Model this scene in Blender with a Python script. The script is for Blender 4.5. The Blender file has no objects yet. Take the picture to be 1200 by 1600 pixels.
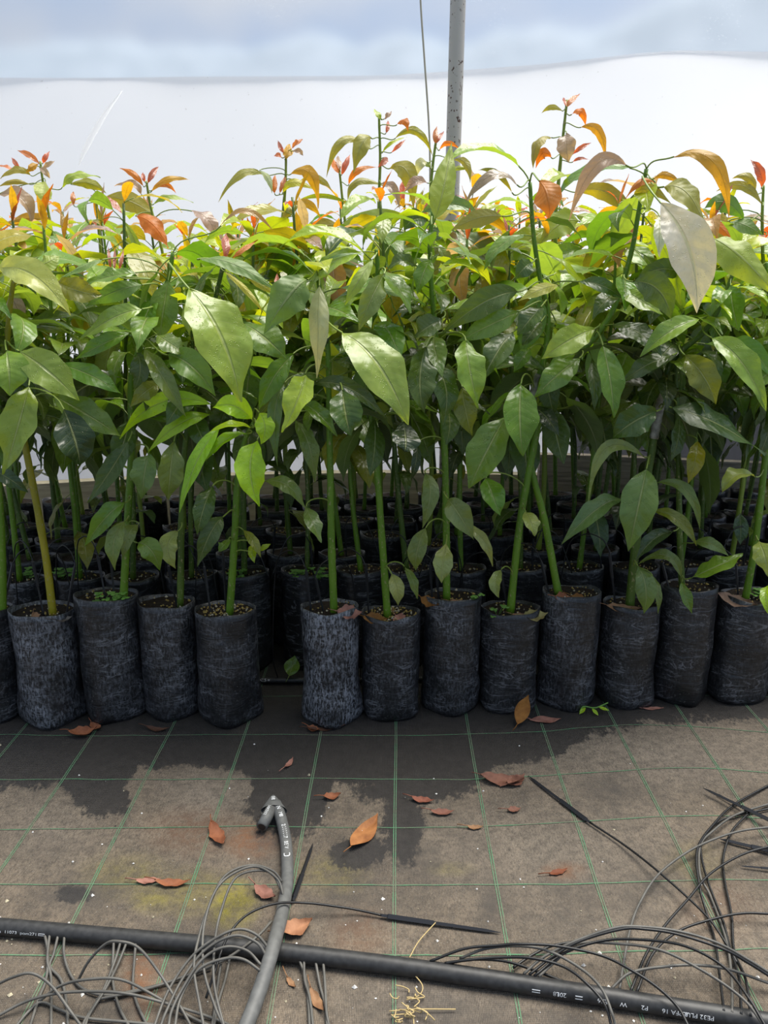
import bpy, math, random
import numpy as np
from mathutils import Vector, Matrix, noise

# ------------------------------------------------------------------ camera, sky, sun, exposure
SC = bpy.context.scene
COL = SC.collection
CAM_H, PITCH, FPX = 1.2, math.radians(16.0), 1200.0
cam_data = bpy.data.cameras.new('camera')
cam_data.sensor_fit = 'VERTICAL'
cam_data.sensor_height = 36.0
cam_data.lens = FPX / 1600.0 * 36.0
cam_data.clip_start = 0.05
cam_data.clip_end = 500
cam = bpy.data.objects.new('camera', cam_data)
COL.objects.link(cam)
cam.location = (0, 0, CAM_H)
cam.rotation_euler = (math.pi / 2 - PITCH, 0, 0)
SC.camera = cam
SC.view_settings.view_transform = 'Standard'
SC.view_settings.look = 'None'
SC.view_settings.gamma = 1.0
SC.view_settings.use_curve_mapping = False
SC.view_settings.exposure = 0.40
SC.cycles.max_bounces = 8
SC.cycles.transparent_max_bounces = 12
SC.cycles.sample_clamp_indirect = 6.0

SUN_DIR = Vector((0.30, 0.22, 1.0)).normalized()      # from the scene towards the sun
SUN_E, SKY_GAIN = 6.2, 0.60
sun_d = bpy.data.lights.new('sun', 'SUN')
sun_d.energy = SUN_E
sun_d.angle = math.radians(42)
sun_d.color = (1.0, 0.945, 0.85)
sun = bpy.data.objects.new('sun', sun_d)
COL.objects.link(sun)
sun.location = SUN_DIR * 20
sun.rotation_euler = SUN_DIR.to_track_quat('Z', 'Y').to_euler()


def make_world():
    w = bpy.data.worlds.new('sky')
    SC.world = w
    w.use_nodes = True
    nt = w.node_tree
    nt.nodes.clear()
    N, L = nt.nodes.new, nt.links.new
    tc = N('ShaderNodeTexCoord')
    no = N('ShaderNodeTexNoise')
    no.inputs['Scale'].default_value = 2.2
    no.inputs['Detail'].default_value = 5
    mp = N('ShaderNodeMapping')
    mp.inputs['Scale'].default_value = (1, 1, 2.2)
    L(tc.outputs['Generated'], mp.inputs['Vector'])
    L(mp.outputs['Vector'], no.inputs['Vector'])
    rmp = N('ShaderNodeValToRGB')
    rmp.color_ramp.elements[0].position = 0.48
    rmp.color_ramp.elements[0].color = (0.41, 0.595, 0.91, 1)
    rmp.color_ramp.elements[1].position = 0.70
    rmp.color_ramp.elements[1].color = (1.0, 0.98, 0.94, 1)
    L(no.outputs['Fac'], rmp.inputs['Fac'])
    dot = N('ShaderNodeVectorMath')
    dot.operation = 'DOT_PRODUCT'
    nrm = N('ShaderNodeVectorMath')
    nrm.operation = 'NORMALIZE'
    L(tc.outputs['Generated'], nrm.inputs[0])
    L(nrm.outputs[0], dot.inputs[0])
    dot.inputs[1].default_value = SUN_DIR
    mr = N('ShaderNodeMapRange')
    mr.inputs['From Min'].default_value = 0.2
    mr.inputs['From Max'].default_value = 1.0
    mr.inputs['To Min'].default_value = 0.85
    mr.inputs['To Max'].default_value = 1.35
    L(dot.outputs['Value'], mr.inputs['Value'])
    mul = N('ShaderNodeMath')
    mul.operation = 'MULTIPLY'
    mul.inputs[1].default_value = SKY_GAIN
    L(mr.outputs[0], mul.inputs[0])
    bg = N('ShaderNodeBackground')
    L(rmp.outputs['Color'], bg.inputs['Color'])
    L(mul.outputs[0], bg.inputs['Strength'])
    out = N('ShaderNodeOutputWorld')
    L(bg.outputs[0], out.inputs['Surface'])


make_world()

# ------------------------------------------------------------------ helpers
RND = random.Random(7)
CP, SP = math.cos(PITCH), math.sin(PITCH)


def ray(px, py):
    a, b = (px - 600) / FPX, (800 - py) / FPX
    return Vector((a, CP + b * SP, -SP + b * CP))


def at_y(px, py, Y):
    r = ray(px, py)
    t = Y / r.y
    return Vector((r.x * t, Y, CAM_H + r.z * t))


def at_z(px, py, z=0.0):
    r = ray(px, py)
    t = (z - CAM_H) / r.z
    return Vector((r.x * t, r.y * t, z))


def cam_depth(p):
    return p.y * CP - (p.z - CAM_H) * SP


def to_px(p):
    zc = cam_depth(p)
    u = p.y * SP + (p.z - CAM_H) * CP
    return 600 + FPX * p.x / zc, 800 - FPX * u / zc


def s2l(c):
    return tuple((v / 255 / 12.92) if v / 255 <= 0.04045 else ((v / 255 + 0.055) / 1.055) ** 2.4 for v in c)


def raw_mesh(name, verts, faces, mats, smooth=True, uvs=None, mat_idx=None):
    me = bpy.data.meshes.new(name)
    me.from_pydata([tuple(v) for v in verts], [], faces)
    for m in mats:
        me.materials.append(m)
    if mat_idx is not None:
        me.polygons.foreach_set('material_index', mat_idx)
    if smooth:
        me.polygons.foreach_set('use_smooth', [True] * len(me.polygons))
    if uvs is not None:
        ul = me.uv_layers.new(name='UVMap')
        vi = np.empty(len(me.loops), dtype=np.int32)
        me.loops.foreach_get('vertex_index', vi)
        ul.data.foreach_set('uv', np.asarray(uvs, dtype=np.float32)[vi].ravel())
    me.update()
    return me


def link(name, me, parent=None, loc=(0, 0, 0)):
    o = bpy.data.objects.new(name, me)
    COL.objects.link(o)
    o.location = loc
    if parent is not None:
        o.parent = parent
    return o


def empty(name, loc):
    o = bpy.data.objects.new(name, None)
    o.empty_display_size = 0.05
    COL.objects.link(o)
    o.location = loc
    return o


def tag(o, label=None, cat=None, group=None, kind=None):
    if label:
        o['label'] = label
    if cat:
        o['category'] = cat
    if group:
        o['group'] = group
    if kind:
        o['kind'] = kind
    return o


def catmull(pts, per=6):
    """smooth polyline through pts (Vectors or tuples of any length)"""
    P = [np.array(p, dtype=float) for p in pts]
    if len(P) < 3:
        return [P[0] + (P[-1] - P[0]) * k / per for k in range(per + 1)]
    P = [2 * P[0] - P[1]] + P + [2 * P[-1] - P[-2]]
    out = []
    for i in range(1, len(P) - 2):
        p0, p1, p2, p3 = P[i - 1], P[i], P[i + 1], P[i + 2]
        for k in range(per):
            t = k / per
            out.append(0.5 * (2 * p1 + (p2 - p0) * t + (2 * p0 - 5 * p1 + 4 * p2 - p3) * t * t + (3 * p1 - p0 - 3 * p2 + p3) * t ** 3))
    out.append(P[-2])
    return out


def tube_geo(path, radii, n=8, cap=True):
    """verts/faces of a tube along path"""
    path = [Vector(p[:3]) for p in path]
    m = len(path)
    if not hasattr(radii, '__len__'):
        radii = [radii] * m
    V, F = [], []
    T0 = (path[1] - path[0]).normalized()
    ref = Vector((0, 0, 1)) if abs(T0.z) < 0.9 else Vector((1, 0, 0))
    nrm = T0.cross(ref).normalized()
    for i in range(m):
        T = (path[min(i + 1, m - 1)] - path[max(i - 1, 0)])
        T = T.normalized() if T.length > 1e-9 else T0
        nrm = (nrm - T * nrm.dot(T))
        nrm = nrm.normalized() if nrm.length > 1e-6 else T.orthogonal().normalized()
        b = T.cross(nrm)
        for k in range(n):
            a = 2 * math.pi * k / n
            V.append(path[i] + (nrm * math.cos(a) + b * math.sin(a)) * radii[i])
    for i in range(m - 1):
        for k in range(n):
            k2 = (k + 1) % n
            F.append((i * n + k, i * n + k2, (i + 1) * n + k2, (i + 1) * n + k))
    if cap:
        F.append(tuple(range(n - 1, -1, -1)))
        F.append(tuple((m - 1) * n + k for k in range(n)))
    return V, F


def tube_obj(name, path, r, mat, parent=None, n=8, origin=None):
    o3 = Vector(origin) if origin is not None else Vector((0, 0, 0))
    V, F = tube_geo(path, r, n)
    return link(name, raw_mesh(name, [v - o3 for v in V], F, [mat]), parent)


# ------------------------------------------------------------------ materials
class NT:
    def __init__(self, name):
        self.m = bpy.data.materials.new(name)
        self.m.use_nodes = True
        self.t = self.m.node_tree
        self.t.nodes.clear()
        self.out = self.t.nodes.new('ShaderNodeOutputMaterial')

    def n(self, kind, **inp):
        nd = self.t.nodes.new('ShaderNode' + kind)
        for k, v in inp.items():
            key = k.replace('_', ' ')
            if key in nd.inputs:
                self.set(nd.inputs[key], v)
            else:
                setattr(nd, k, v)
        return nd

    def set(self, sock, v):
        if isinstance(v, bpy.types.NodeSocket):
            self.t.links.new(v, sock)
        else:
            if hasattr(sock.default_value, '__len__') and not hasattr(v, '__len__'):
                v = (v,) * len(sock.default_value)
            if hasattr(v, '__len__') and hasattr(sock.default_value, '__len__') and len(v) == 3 and len(sock.default_value) == 4:
                v = (*v, 1)
            sock.default_value = v

    def math(self, op, a, b=0.0, c=0.0, clamp=False):
        nd = self.t.nodes.new('ShaderNodeMath')
        nd.operation = op
        nd.use_clamp = clamp
        for i, v in enumerate((a, b, c)):
            self.set(nd.inputs[i], v)
        return nd.outputs[0]

    def mix(self, f, a, b, blend='MIX'):
        nd = self.t.nodes.new('ShaderNodeMix')
        nd.data_type = 'RGBA'
        nd.blend_type = blend
        self.set(nd.inputs[0], f)
        self.set(nd.inputs[6], a)
        self.set(nd.inputs[7], b)
        return nd.outputs[2]

    def noise(self, scale, detail=3, vec=None, rough=0.5, dist=0.0):
        nd = self.t.nodes.new('ShaderNodeTexNoise')
        nd.inputs['Scale'].default_value = scale
        nd.inputs['Detail'].default_value = detail
        nd.inputs['Roughness'].default_value = rough
        nd.inputs['Distortion'].default_value = dist
        if vec is not None:
            self.t.links.new(vec, nd.inputs['Vector'])
        return nd.outputs['Fac']

    def ramp(self, f, stops):
        nd = self.t.nodes.new('ShaderNodeValToRGB')
        e = nd.color_ramp.elements
        while len(e) < len(stops):
            e.new(0.5)
        for k, (p, c) in enumerate(stops):
            e[k].position = p
            c = (c, c, c) if not hasattr(c, '__len__') else c
            e[k].color = (*c, 1)
        self.set(nd.inputs[0], f)
        return nd.outputs[0]

    def step(self, f, lo, hi, a=0.0, b=1.0):
        nd = self.t.nodes.new('ShaderNodeMapRange')
        self.set(nd.inputs['Value'], f)
        for k, v in (('From Min', lo), ('From Max', hi), ('To Min', a), ('To Max', b)):
            nd.inputs[k].default_value = v
        return nd.outputs[0]

    def vec(self, scale=(1, 1, 1), kind='Object'):
        tc = self.t.nodes.new('ShaderNodeTexCoord')
        mp = self.t.nodes.new('ShaderNodeMapping')
        mp.inputs['Scale'].default_value = scale
        self.t.links.new(tc.outputs[kind], mp.inputs['Vector'])
        return mp.outputs[0]

    def world_vec(self, scale=(1, 1, 1)):
        g = self.t.nodes.new('ShaderNodeNewGeometry')
        mp = self.t.nodes.new('ShaderNodeMapping')
        mp.inputs['Scale'].default_value = scale
        self.t.links.new(g.outputs['Position'], mp.inputs['Vector'])
        return mp.outputs[0]

    def bump(self, h, strength, dist=0.002):
        nd = self.t.nodes.new('ShaderNodeBump')
        nd.inputs['Strength'].default_value = strength
        nd.inputs['Distance'].default_value = dist
        self.t.links.new(h, nd.inputs['Height'])
        return nd.outputs[0]

    def bsdf(self, color, rough=0.5, spec=0.5, normal=None, **kw):
        nd = self.t.nodes.new('ShaderNodeBsdfPrincipled')
        self.set(nd.inputs['Base Color'], color)
        self.set(nd.inputs['Roughness'], rough)
        self.set(nd.inputs['Specular IOR Level'], spec)
        if normal is not None:
            self.t.links.new(normal, nd.inputs['Normal'])
        for k, v in kw.items():
            self.set(nd.inputs[k], v)
        return nd.outputs[0]

    def shader(self, s):
        self.t.links.new(s, self.out.inputs['Surface'])
        return self.m

    def mixs(self, f, a, b):
        nd = self.t.nodes.new('ShaderNodeMixShader')
        self.set(nd.inputs[0], f)
        self.t.links.new(a, nd.inputs[1])
        self.t.links.new(b, nd.inputs[2])
        return nd.outputs[0]


def leaf_material(name, young):
    t = NT(name)
    oi = t.n('ObjectInfo')
    tc = t.n('TexCoord')
    sep = t.n('SeparateXYZ')
    t.t.links.new(tc.outputs['UV'], sep.inputs[0])
    u, v = sep.outputs[0], sep.outputs[1]
    av = t.math('ABSOLUTE', t.math('MULTIPLY_ADD', v, 2.0, -1.0))
    geo = t.n('NewGeometry')
    back = geo.outputs['Backfacing']
    # veins: midrib and pinnate side veins
    midrib = t.step(av, 0.03, 0.085, 1.0, 0.0)
    ph = t.math('MULTIPLY', t.math('SUBTRACT', u, t.math('MULTIPLY', av, 0.16)), 9.0)
    tri = t.math('ABSOLUTE', t.math('SUBTRACT', t.math('FRACT', ph), 0.5))
    side = t.math('MULTIPLY', t.step(tri, 0.44, 0.5, 0.0, 1.0), t.step(av, 0.5, 0.95, 1.0, 0.0))
    vein = t.math('MAXIMUM', midrib, t.math('MULTIPLY', side, 0.45))
    ov = t.vec((1, 1, 1))
    n1 = t.noise(22, 3, ov)
    n2 = t.noise(160, 2, ov)
    base = oi.outputs['Color']
    col = t.mix(t.step(n1, 0.3, 0.7, 0.0, 0.55), base, t.mix(1.0, base, (1.45, 1.28, 0.9), 'MULTIPLY'))
    col = t.mix(t.step(n2, 0.55, 0.75, 0.0, 0.25), col, t.mix(1.0, col, (0.6, 0.65, 0.6), 'MULTIPLY'))
    veinc = t.mix(0.65, base, (0.48, 0.50, 0.20))
    if young:
        up = t.mix(0.45, col, (0.33, 0.235, 0.20))  # mauve sky sheen of the upper face mixed into its colour
        up = t.mix(t.math('MULTIPLY', vein, 0.35), up, (0.45, 0.35, 0.25))
        dn = t.mix(0.15, col, (0.45, 0.34, 0.14))
    else:
        up = t.mix(t.math('MULTIPLY', vein, 0.75), col, veinc)
        dn = t.mix(0.4, col, (0.23, 0.28, 0.13))
        dn = t.mix(t.math('MULTIPLY', vein, 0.5), dn, (0.4, 0.42, 0.2))
    c = t.mix(back, up, dn)
    # quilted blade between the veins, plus droplets
    puff = t.math('ADD', t.math('MULTIPLY', tri, -0.28), t.math('MULTIPLY', t.math('SUBTRACT', 1.0, midrib), 0.8))
    h = t.math('ADD', puff, t.math('MULTIPLY', t.noise(17, 2, ov), 3.4))
    vo = t.n('TexVoronoi', Scale=210.0)
    t.t.links.new(ov, vo.inputs['Vector'])
    dropz = t.math('MULTIPLY', t.step(vo.outputs['Distance'], 0.12, 0.30, 1.0, 0.0), t.step(t.noise(40, 2, ov), 0.52, 0.6))
    h = t.math('ADD', h, t.math('MULTIPLY', dropz, 0.5))
    nm = t.bump(h, 0.6, 0.0045)
    rough = t.math('SUBTRACT', t.step(n1, 0.3, 0.7, 0.22, 0.36), t.math('MULTIPLY', dropz, 0.15))
    rough = t.math('ADD', rough, t.math('MULTIPLY', back, 0.2))
    s1 = t.bsdf(c, rough, 0.62, nm)
    tr = t.t.nodes.new('ShaderNodeBsdfTranslucent')
    tcol = t.mix(1.0, col, (1.8, 1.62, 0.75) if not young else (1.75, 1.45, 0.7), 'MULTIPLY')
    t.set(tr.inputs['Color'], t.mix(t.math('MULTIPLY', vein, 0.3), tcol, base))
    t.t.links.new(nm, tr.inputs['Normal'])
    return t.shader(t.mixs(0.46 if young else 0.38, s1, tr.outputs[0]))


M = {}
M['leaf'] = leaf_material('leaf_blade', False)
M['young'] = leaf_material('young_leaf_blade', True)


def simple(name, color, rough=0.5, spec=0.5, nscale=0, namp=0.3, bumps=0.0, dist=0.002, metal=0.0, color2=None, scale=(1, 1, 1)):
    t = NT(name)
    c, nm = color, None
    if nscale:
        f = t.noise(nscale, 4, t.vec(scale))
        c2 = color2 or tuple(x * (1 - namp) for x in color)
        c = t.mix(t.step(f, 0.35, 0.65), color, c2)
        if bumps:
            nm = t.bump(f, bumps, dist)
    return t.shader(t.bsdf(c, rough, spec, nm, Metallic=metal))


M['petiole'] = simple('petiole', (0.20, 0.27, 0.045), 0.45)


def stem_material():
    t = NT('stem_bark')
    oi = t.n('ObjectInfo')
    v = t.vec((1, 1, 1))
    n1 = t.noise(35, 3, t.vec((1, 1, 0.25)))
    n2 = t.noise(170, 2, t.vec((1, 1, 0.6)))
    c = t.mix(t.step(n1, 0.35, 0.65, 0, 0.7), oi.outputs['Color'], t.mix(1.0, oi.outputs['Color'], (0.55, 0.62, 0.6), 'MULTIPLY'))
    c = t.mix(t.step(n2, 0.60, 0.70, 0, 0.75), c, (0.30, 0.26, 0.13))
    return t.shader(t.bsdf(c, 0.45, 0.4, t.bump(n2, 0.5, 0.002)))


M['stem'] = stem_material()


def bag_material():
    t = NT('black_plastic_film')
    oi = t.n('ObjectInfo')
    off = t.t.nodes.new('ShaderNodeVectorMath')
    off.operation = 'ADD'
    tc = t.n('TexCoord')
    t.t.links.new(tc.outputs['Object'], off.inputs[0])
    cmb = t.n('CombineXYZ')
    t.set(cmb.inputs[0], t.math('MULTIPLY', oi.outputs['Random'], 13.0))
    t.set(cmb.inputs[1], t.math('MULTIPLY', oi.outputs['Random'], 7.0))
    t.set(cmb.inputs[2], t.math('MULTIPLY', oi.outputs['Random'], 3.0))
    t.t.links.new(cmb.outputs[0], off.inputs[1])

    def sv(s):
        mp = t.t.nodes.new('ShaderNodeMapping')
        mp.inputs['Scale'].default_value = s
        t.t.links.new(off.outputs[0], mp.inputs['Vector'])
        return mp.outputs[0]
    wr = t.noise(13, 4, sv((0.7, 0.7, 2.6)), 0.55, 0.8)
    wr2 = t.noise(60, 3, sv((0.8, 0.8, 1.6)), 0.6)
    dust = t.noise(9, 5, sv((1, 1, 0.8)), 0.65)
    strk = t.noise(170, 4, sv((1.0, 1.0, 0.35)), 0.75)
    spk = t.noise(220, 1, sv((1, 1, 1)))
    d = t.math('MULTIPLY', t.step(dust, 0.34, 0.64), t.step(strk, 0.44, 0.68))
    d = t.math('MULTIPLY', d, oi.outputs['Alpha'])
    c = t.mix(t.math('MULTIPLY', d, 0.9, clamp=True), (0.0110, 0.0112, 0.0118), (0.20, 0.21, 0.23))
    crease = t.step(t.math('ABSOLUTE', t.math('SUBTRACT', wr, 0.5)), 0.0, 0.022, 1.0, 0.0)
    c = t.mix(t.math('MULTIPLY', crease, t.math('MULTIPLY', t.step(dust, 0.42, 0.58), 0.55)), c, (0.24, 0.245, 0.26))
    c = t.mix(t.step(spk, 0.70, 0.74, 0, 0.5), c, (0.2, 0.19, 0.17))
    h = t.math('ADD', t.math('MULTIPLY', wr, 1.0), t.math('MULTIPLY', wr2, 0.25))
    return t.shader(t.bsdf(c, t.step(dust, 0.3, 0.7, 0.28, 0.46), 0.5, t.bump(h, 0.5, 0.007)))


M['bag'] = bag_material()
M['soil'] = simple('potting_soil', (0.030, 0.021, 0.014), 0.95, 0.2, 120, 0.6, 0.8, 0.006)
M['perlite'] = simple('perlite', (0.52, 0.46, 0.32), 0.9, 0.2, 40, 0.3)
M['perlite_white'] = simple('perlite_white', (0.72, 0.70, 0.66), 0.9, 0.2)
M['gold_bits'] = simple('husk_bits', (0.42, 0.30, 0.09), 0.9, 0.2, 60, 0.4)
M['tape'] = simple('graft_tape', (0.38, 0.36, 0.30), 0.6, 0.4, 60, 0.6, 0.6, 0.004)
M['pipe'] = simple('black_polyethylene_pipe', (0.019, 0.019, 0.019), 0.48, 0.4, 90, -0.8, 0.15, 0.001)
M['hose'] = simple('grey_weathered_hose', (0.088, 0.089, 0.085), 0.6, 0.45, 70, -0.35, 0.2, 0.001)
M['tube'] = simple('grey_drip_tube', (0.105, 0.100, 0.088), 0.5, 0.4, 30, 0.35)
M['tube_black'] = simple('black_drip_tube', (0.012, 0.012, 0.012), 0.42, 0.4, 30, 0.3)
M['stake'] = simple('black_stake_plastic', (0.013, 0.013, 0.015), 0.42, 0.5)
M['print'] = simple('white_print', (0.75, 0.76, 0.76), 0.7, 0.3)
M['wood'] = simple('weathered_timber', (0.36, 0.31, 0.25), 0.85, 0.2, 14, 0.45, 0.4, 0.004, scale=(0.3, 2, 6))
M['sill'] = simple('pale_timber', (0.44, 0.39, 0.27), 0.8, 0.2, 10, 0.3, 0.3, 0.003, scale=(0.3, 2, 6))
M['pole'] = None
M['straw'] = simple('dry_straw', (0.42, 0.32, 0.15), 0.8, 0.3)
M['weed'] = simple('weed_leaf', (0.14, 0.30, 0.05), 0.5, 0.4, 60, 0.3)
M['twine'] = simple('twine', (0.40, 0.36, 0.28), 0.8, 0.2)


def dry_leaf_material():
    t = NT('dry_leaf_blade')
    oi = t.n('ObjectInfo')
    n1 = t.noise(30, 4, t.vec((1, 1, 1)), 0.6)
    c = t.mix(t.step(n1, 0.35, 0.7), oi.outputs['Color'], t.mix(1.0, oi.outputs['Color'], (0.5, 0.42, 0.38), 'MULTIPLY'))
    return t.shader(t.bsdf(c, 0.7, 0.3, t.bump(n1, 0.6, 0.004)))


M['dry'] = dry_leaf_material()


def pole_material():
    t = NT('painted_steel_pole')
    v = t.world_vec((1, 1, 0.7))
    n = t.noise(75, 2, v)
    n2 = t.noise(9, 2, v)
    c = t.mix(t.math('MULTIPLY', t.step(n, 0.62, 0.66), t.step(n2, 0.38, 0.55)), (0.42, 0.385, 0.345), (0.07, 0.035, 0.02))
    return t.shader(t.bsdf(c, 0.5, 0.4))


M['pole'] = pole_material()


def film_materials():
    # lower curtain: milky film, scatters the daylight that falls on its outer side
    t = NT('milky_film')
    v = t.world_vec((1, 1, 1))
    n = t.noise(1.1, 3, t.world_vec((0.7, 1, 1.2)))
    spk = t.noise(60, 1, v)
    c = t.mix(t.step(n, 0.3, 0.7, 0, 1), (0.88, 0.885, 0.91), (0.94, 0.94, 0.96))
    c = t.mix(t.step(spk, 0.76, 0.80, 0, 0.35), c, (0.5, 0.48, 0.46))
    tr = t.t.nodes.new('ShaderNodeBsdfTranslucent')
    t.set(tr.inputs['Color'], c)
    df = t.bsdf((0.80, 0.81, 0.83), 0.35, 0.5)
    tp = t.t.nodes.new('ShaderNodeBsdfTransparent')
    M['film'] = t.shader(t.mixs(0.03, t.mixs(0.85, df, tr.outputs[0]), tp.outputs[0]))
    # upper clear film: sky and hills show through, blurred by the film's relief and its condensation
    t = NT('clear_film')
    v = t.world_vec((1, 1, 1))
    rf = t.t.nodes.new('ShaderNodeBsdfRefraction')
    rf.inputs['Roughness'].default_value = 0.30
    rf.inputs['IOR'].default_value = 1.09
    rf.inputs['Color'].default_value = (0.97, 0.98, 1, 1)
    tr = t.t.nodes.new('ShaderNodeBsdfTranslucent')
    t.set(tr.inputs['Color'], (0.86, 0.90, 0.97))
    vo = t.n('TexVoronoi', Scale=70.0)
    t.t.links.new(v, vo.inputs['Vector'])
    sepz = t.n('SeparateXYZ')
    t.t.links.new(v, sepz.inputs[0])
    drop = t.math('MULTIPLY', t.step(vo.outputs['Distance'], 0.10, 0.20, 1.0, 0.0), t.step(t.noise(5, 2, v), 0.5, 0.62))
    s = t.mixs(t.math('ADD', 0.22, t.math('MULTIPLY', drop, 0.4)), rf.outputs[0], tr.outputs[0])
    M['film_clear'] = t.shader(s)
    # roof film overhead
    t = NT('roof_film')
    tp = t.t.nodes.new('ShaderNodeBsdfTransparent')
    tr = t.t.nodes.new('ShaderNodeBsdfTranslucent')
    t.set(tr.inputs['Color'], (0.95, 0.96, 0.97))
    M['film_roof'] = t.shader(t.mixs(0.12, tp.outputs[0], tr.outputs[0]))


film_materials()


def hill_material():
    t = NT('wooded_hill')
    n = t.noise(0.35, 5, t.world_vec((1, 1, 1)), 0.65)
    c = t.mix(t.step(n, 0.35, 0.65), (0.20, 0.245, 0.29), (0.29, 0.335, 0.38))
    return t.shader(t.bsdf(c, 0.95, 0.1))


M['hill'] = hill_material()
M['grass'] = simple('outside_gravel', (0.24, 0.225, 0.20), 0.95, 0.1, 3, 0.4)


def mat_material():
    t = NT('woven_ground_cloth')
    wv = t.world_vec((1, 1, 1))
    attr = {}
    for k in ('wet', 'algae', 'rust', 'pale', 'smudge'):
        a = t.n('Attribute', attribute_name=k)
        attr[k] = a.outputs['Fac']
    nb = t.noise(4, 6, wv, 0.68)
    nf = t.noise(42, 4, wv, 0.65)
    ng = t.noise(420, 2, wv, 0.6)
    # weave: ribs along y with cross threads
    w1 = t.n('TexWave', Scale=105.0, Distortion=1.2, Detail=1.0)
    w1.bands_direction = 'X'
    t.t.links.new(wv, w1.inputs['Vector'])
    w2 = t.n('TexWave', Scale=80.0, Distortion=1.5, Detail=1.0)
    w2.bands_direction = 'Y'
    t.t.links.new(wv, w2.inputs['Vector'])
    wf = t.math('ADD', t.math('MULTIPLY', w1.outputs['Fac'], 0.62), t.math('MULTIPLY', w2.outputs['Fac'], 0.38))
    dry = t.mix(t.step(nb, 0.32, 0.68), (0.100, 0.079, 0.056), (0.245, 0.192, 0.138))
    dry = t.mix(t.math('MULTIPLY', attr['pale'], 0.8), dry, (0.27, 0.228, 0.182))
    dry = t.mix(t.step(nf, 0.42, 0.68, 0.0, 0.6), dry, (0.060, 0.050, 0.040))
    nm2 = t.noise(150, 5, t.world_vec((1.6, 0.7, 1)), 0.75)
    dry = t.mix(t.step(nm2, 0.46, 0.66, 0.0, 0.66), dry, (0.034, 0.029, 0.024))
    dry = t.mix(t.step(ng, 0.58, 0.72, 0.0, 0.6), dry, (0.30, 0.27, 0.23))
    dry = t.mix(t.step(wf, 0.15, 0.75, 0.45, 0.0), dry, (0.035, 0.031, 0.028))
    dry = t.mix(t.math('MULTIPLY', attr['rust'], t.step(nf, 0.35, 0.6, 0.25, 0.9)), dry, (0.22, 0.095, 0.04))
    dry = t.mix(t.math('MULTIPLY', attr['algae'], t.step(nf, 0.3, 0.62, 0.95, 0.25)), dry, (0.23, 0.20, 0.018))
    dry = t.mix(t.math('MULTIPLY', attr['smudge'], t.step(t.noise(11, 5, wv, 0.7), 0.36, 0.62, 0.1, 0.85)), dry, (0.062, 0.054, 0.046))
    we = t.math('ADD', attr['wet'], t.math('MULTIPLY', t.math('SUBTRACT', t.noise(14, 5, wv, 0.65), 0.5), 0.9))
    we = t.math('ADD', we, t.math('MULTIPLY', t.math('SUBTRACT', t.noise(55, 4, t.world_vec((1.3, 0.7, 1)), 0.7), 0.5), 0.9))
    wm = t.step(we, 0.42, 0.57)
    wetc = t.mix(t.step(nf, 0.35, 0.7), (0.018, 0.0165, 0.016), (0.036, 0.032, 0.029))
    wetc = t.mix(t.step(ng, 0.64, 0.75, 0, 0.3), wetc, (0.10, 0.095, 0.09))
    c = t.mix(t.math('MULTIPLY', wm, 0.93), dry, wetc)
    h = t.math('ADD', wf, t.math('MULTIPLY', nf, 1.1))
    r = t.step(wm, 0.0, 1.0, 0.85, 0.62)
    return t.shader(t.bsdf(c, r, 0.35, t.bump(h, 0.6, 0.0022)))


M['mat'] = mat_material()


def thread_material():
    t = NT('green_marker_thread')
    n = t.noise(18, 4, t.world_vec((1, 1, 1)), 0.7)
    n2 = t.noise(300, 1, t.world_vec((1, 1, 1)))
    c = t.mix(t.step(n, 0.36, 0.62, 0.0, 0.92), (0.075, 0.20, 0.105), (0.13, 0.145, 0.10))
    c = t.mix(t.step(n2, 0.5, 0.7, 0, 0.4), c, (0.05, 0.06, 0.045))
    return t.shader(t.bsdf(c, 0.8, 0.2))


M['thread'] = thread_material()

# ------------------------------------------------------------------ ground cloth
WALL_Y = 3.85


def mat_height(x, y):
    return 0.004 * noise.noise(Vector((x * 2.3, y * 2.3, 0))) + 0.002 * noise.noise(Vector((x * 7, y * 7, 3)))


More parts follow.
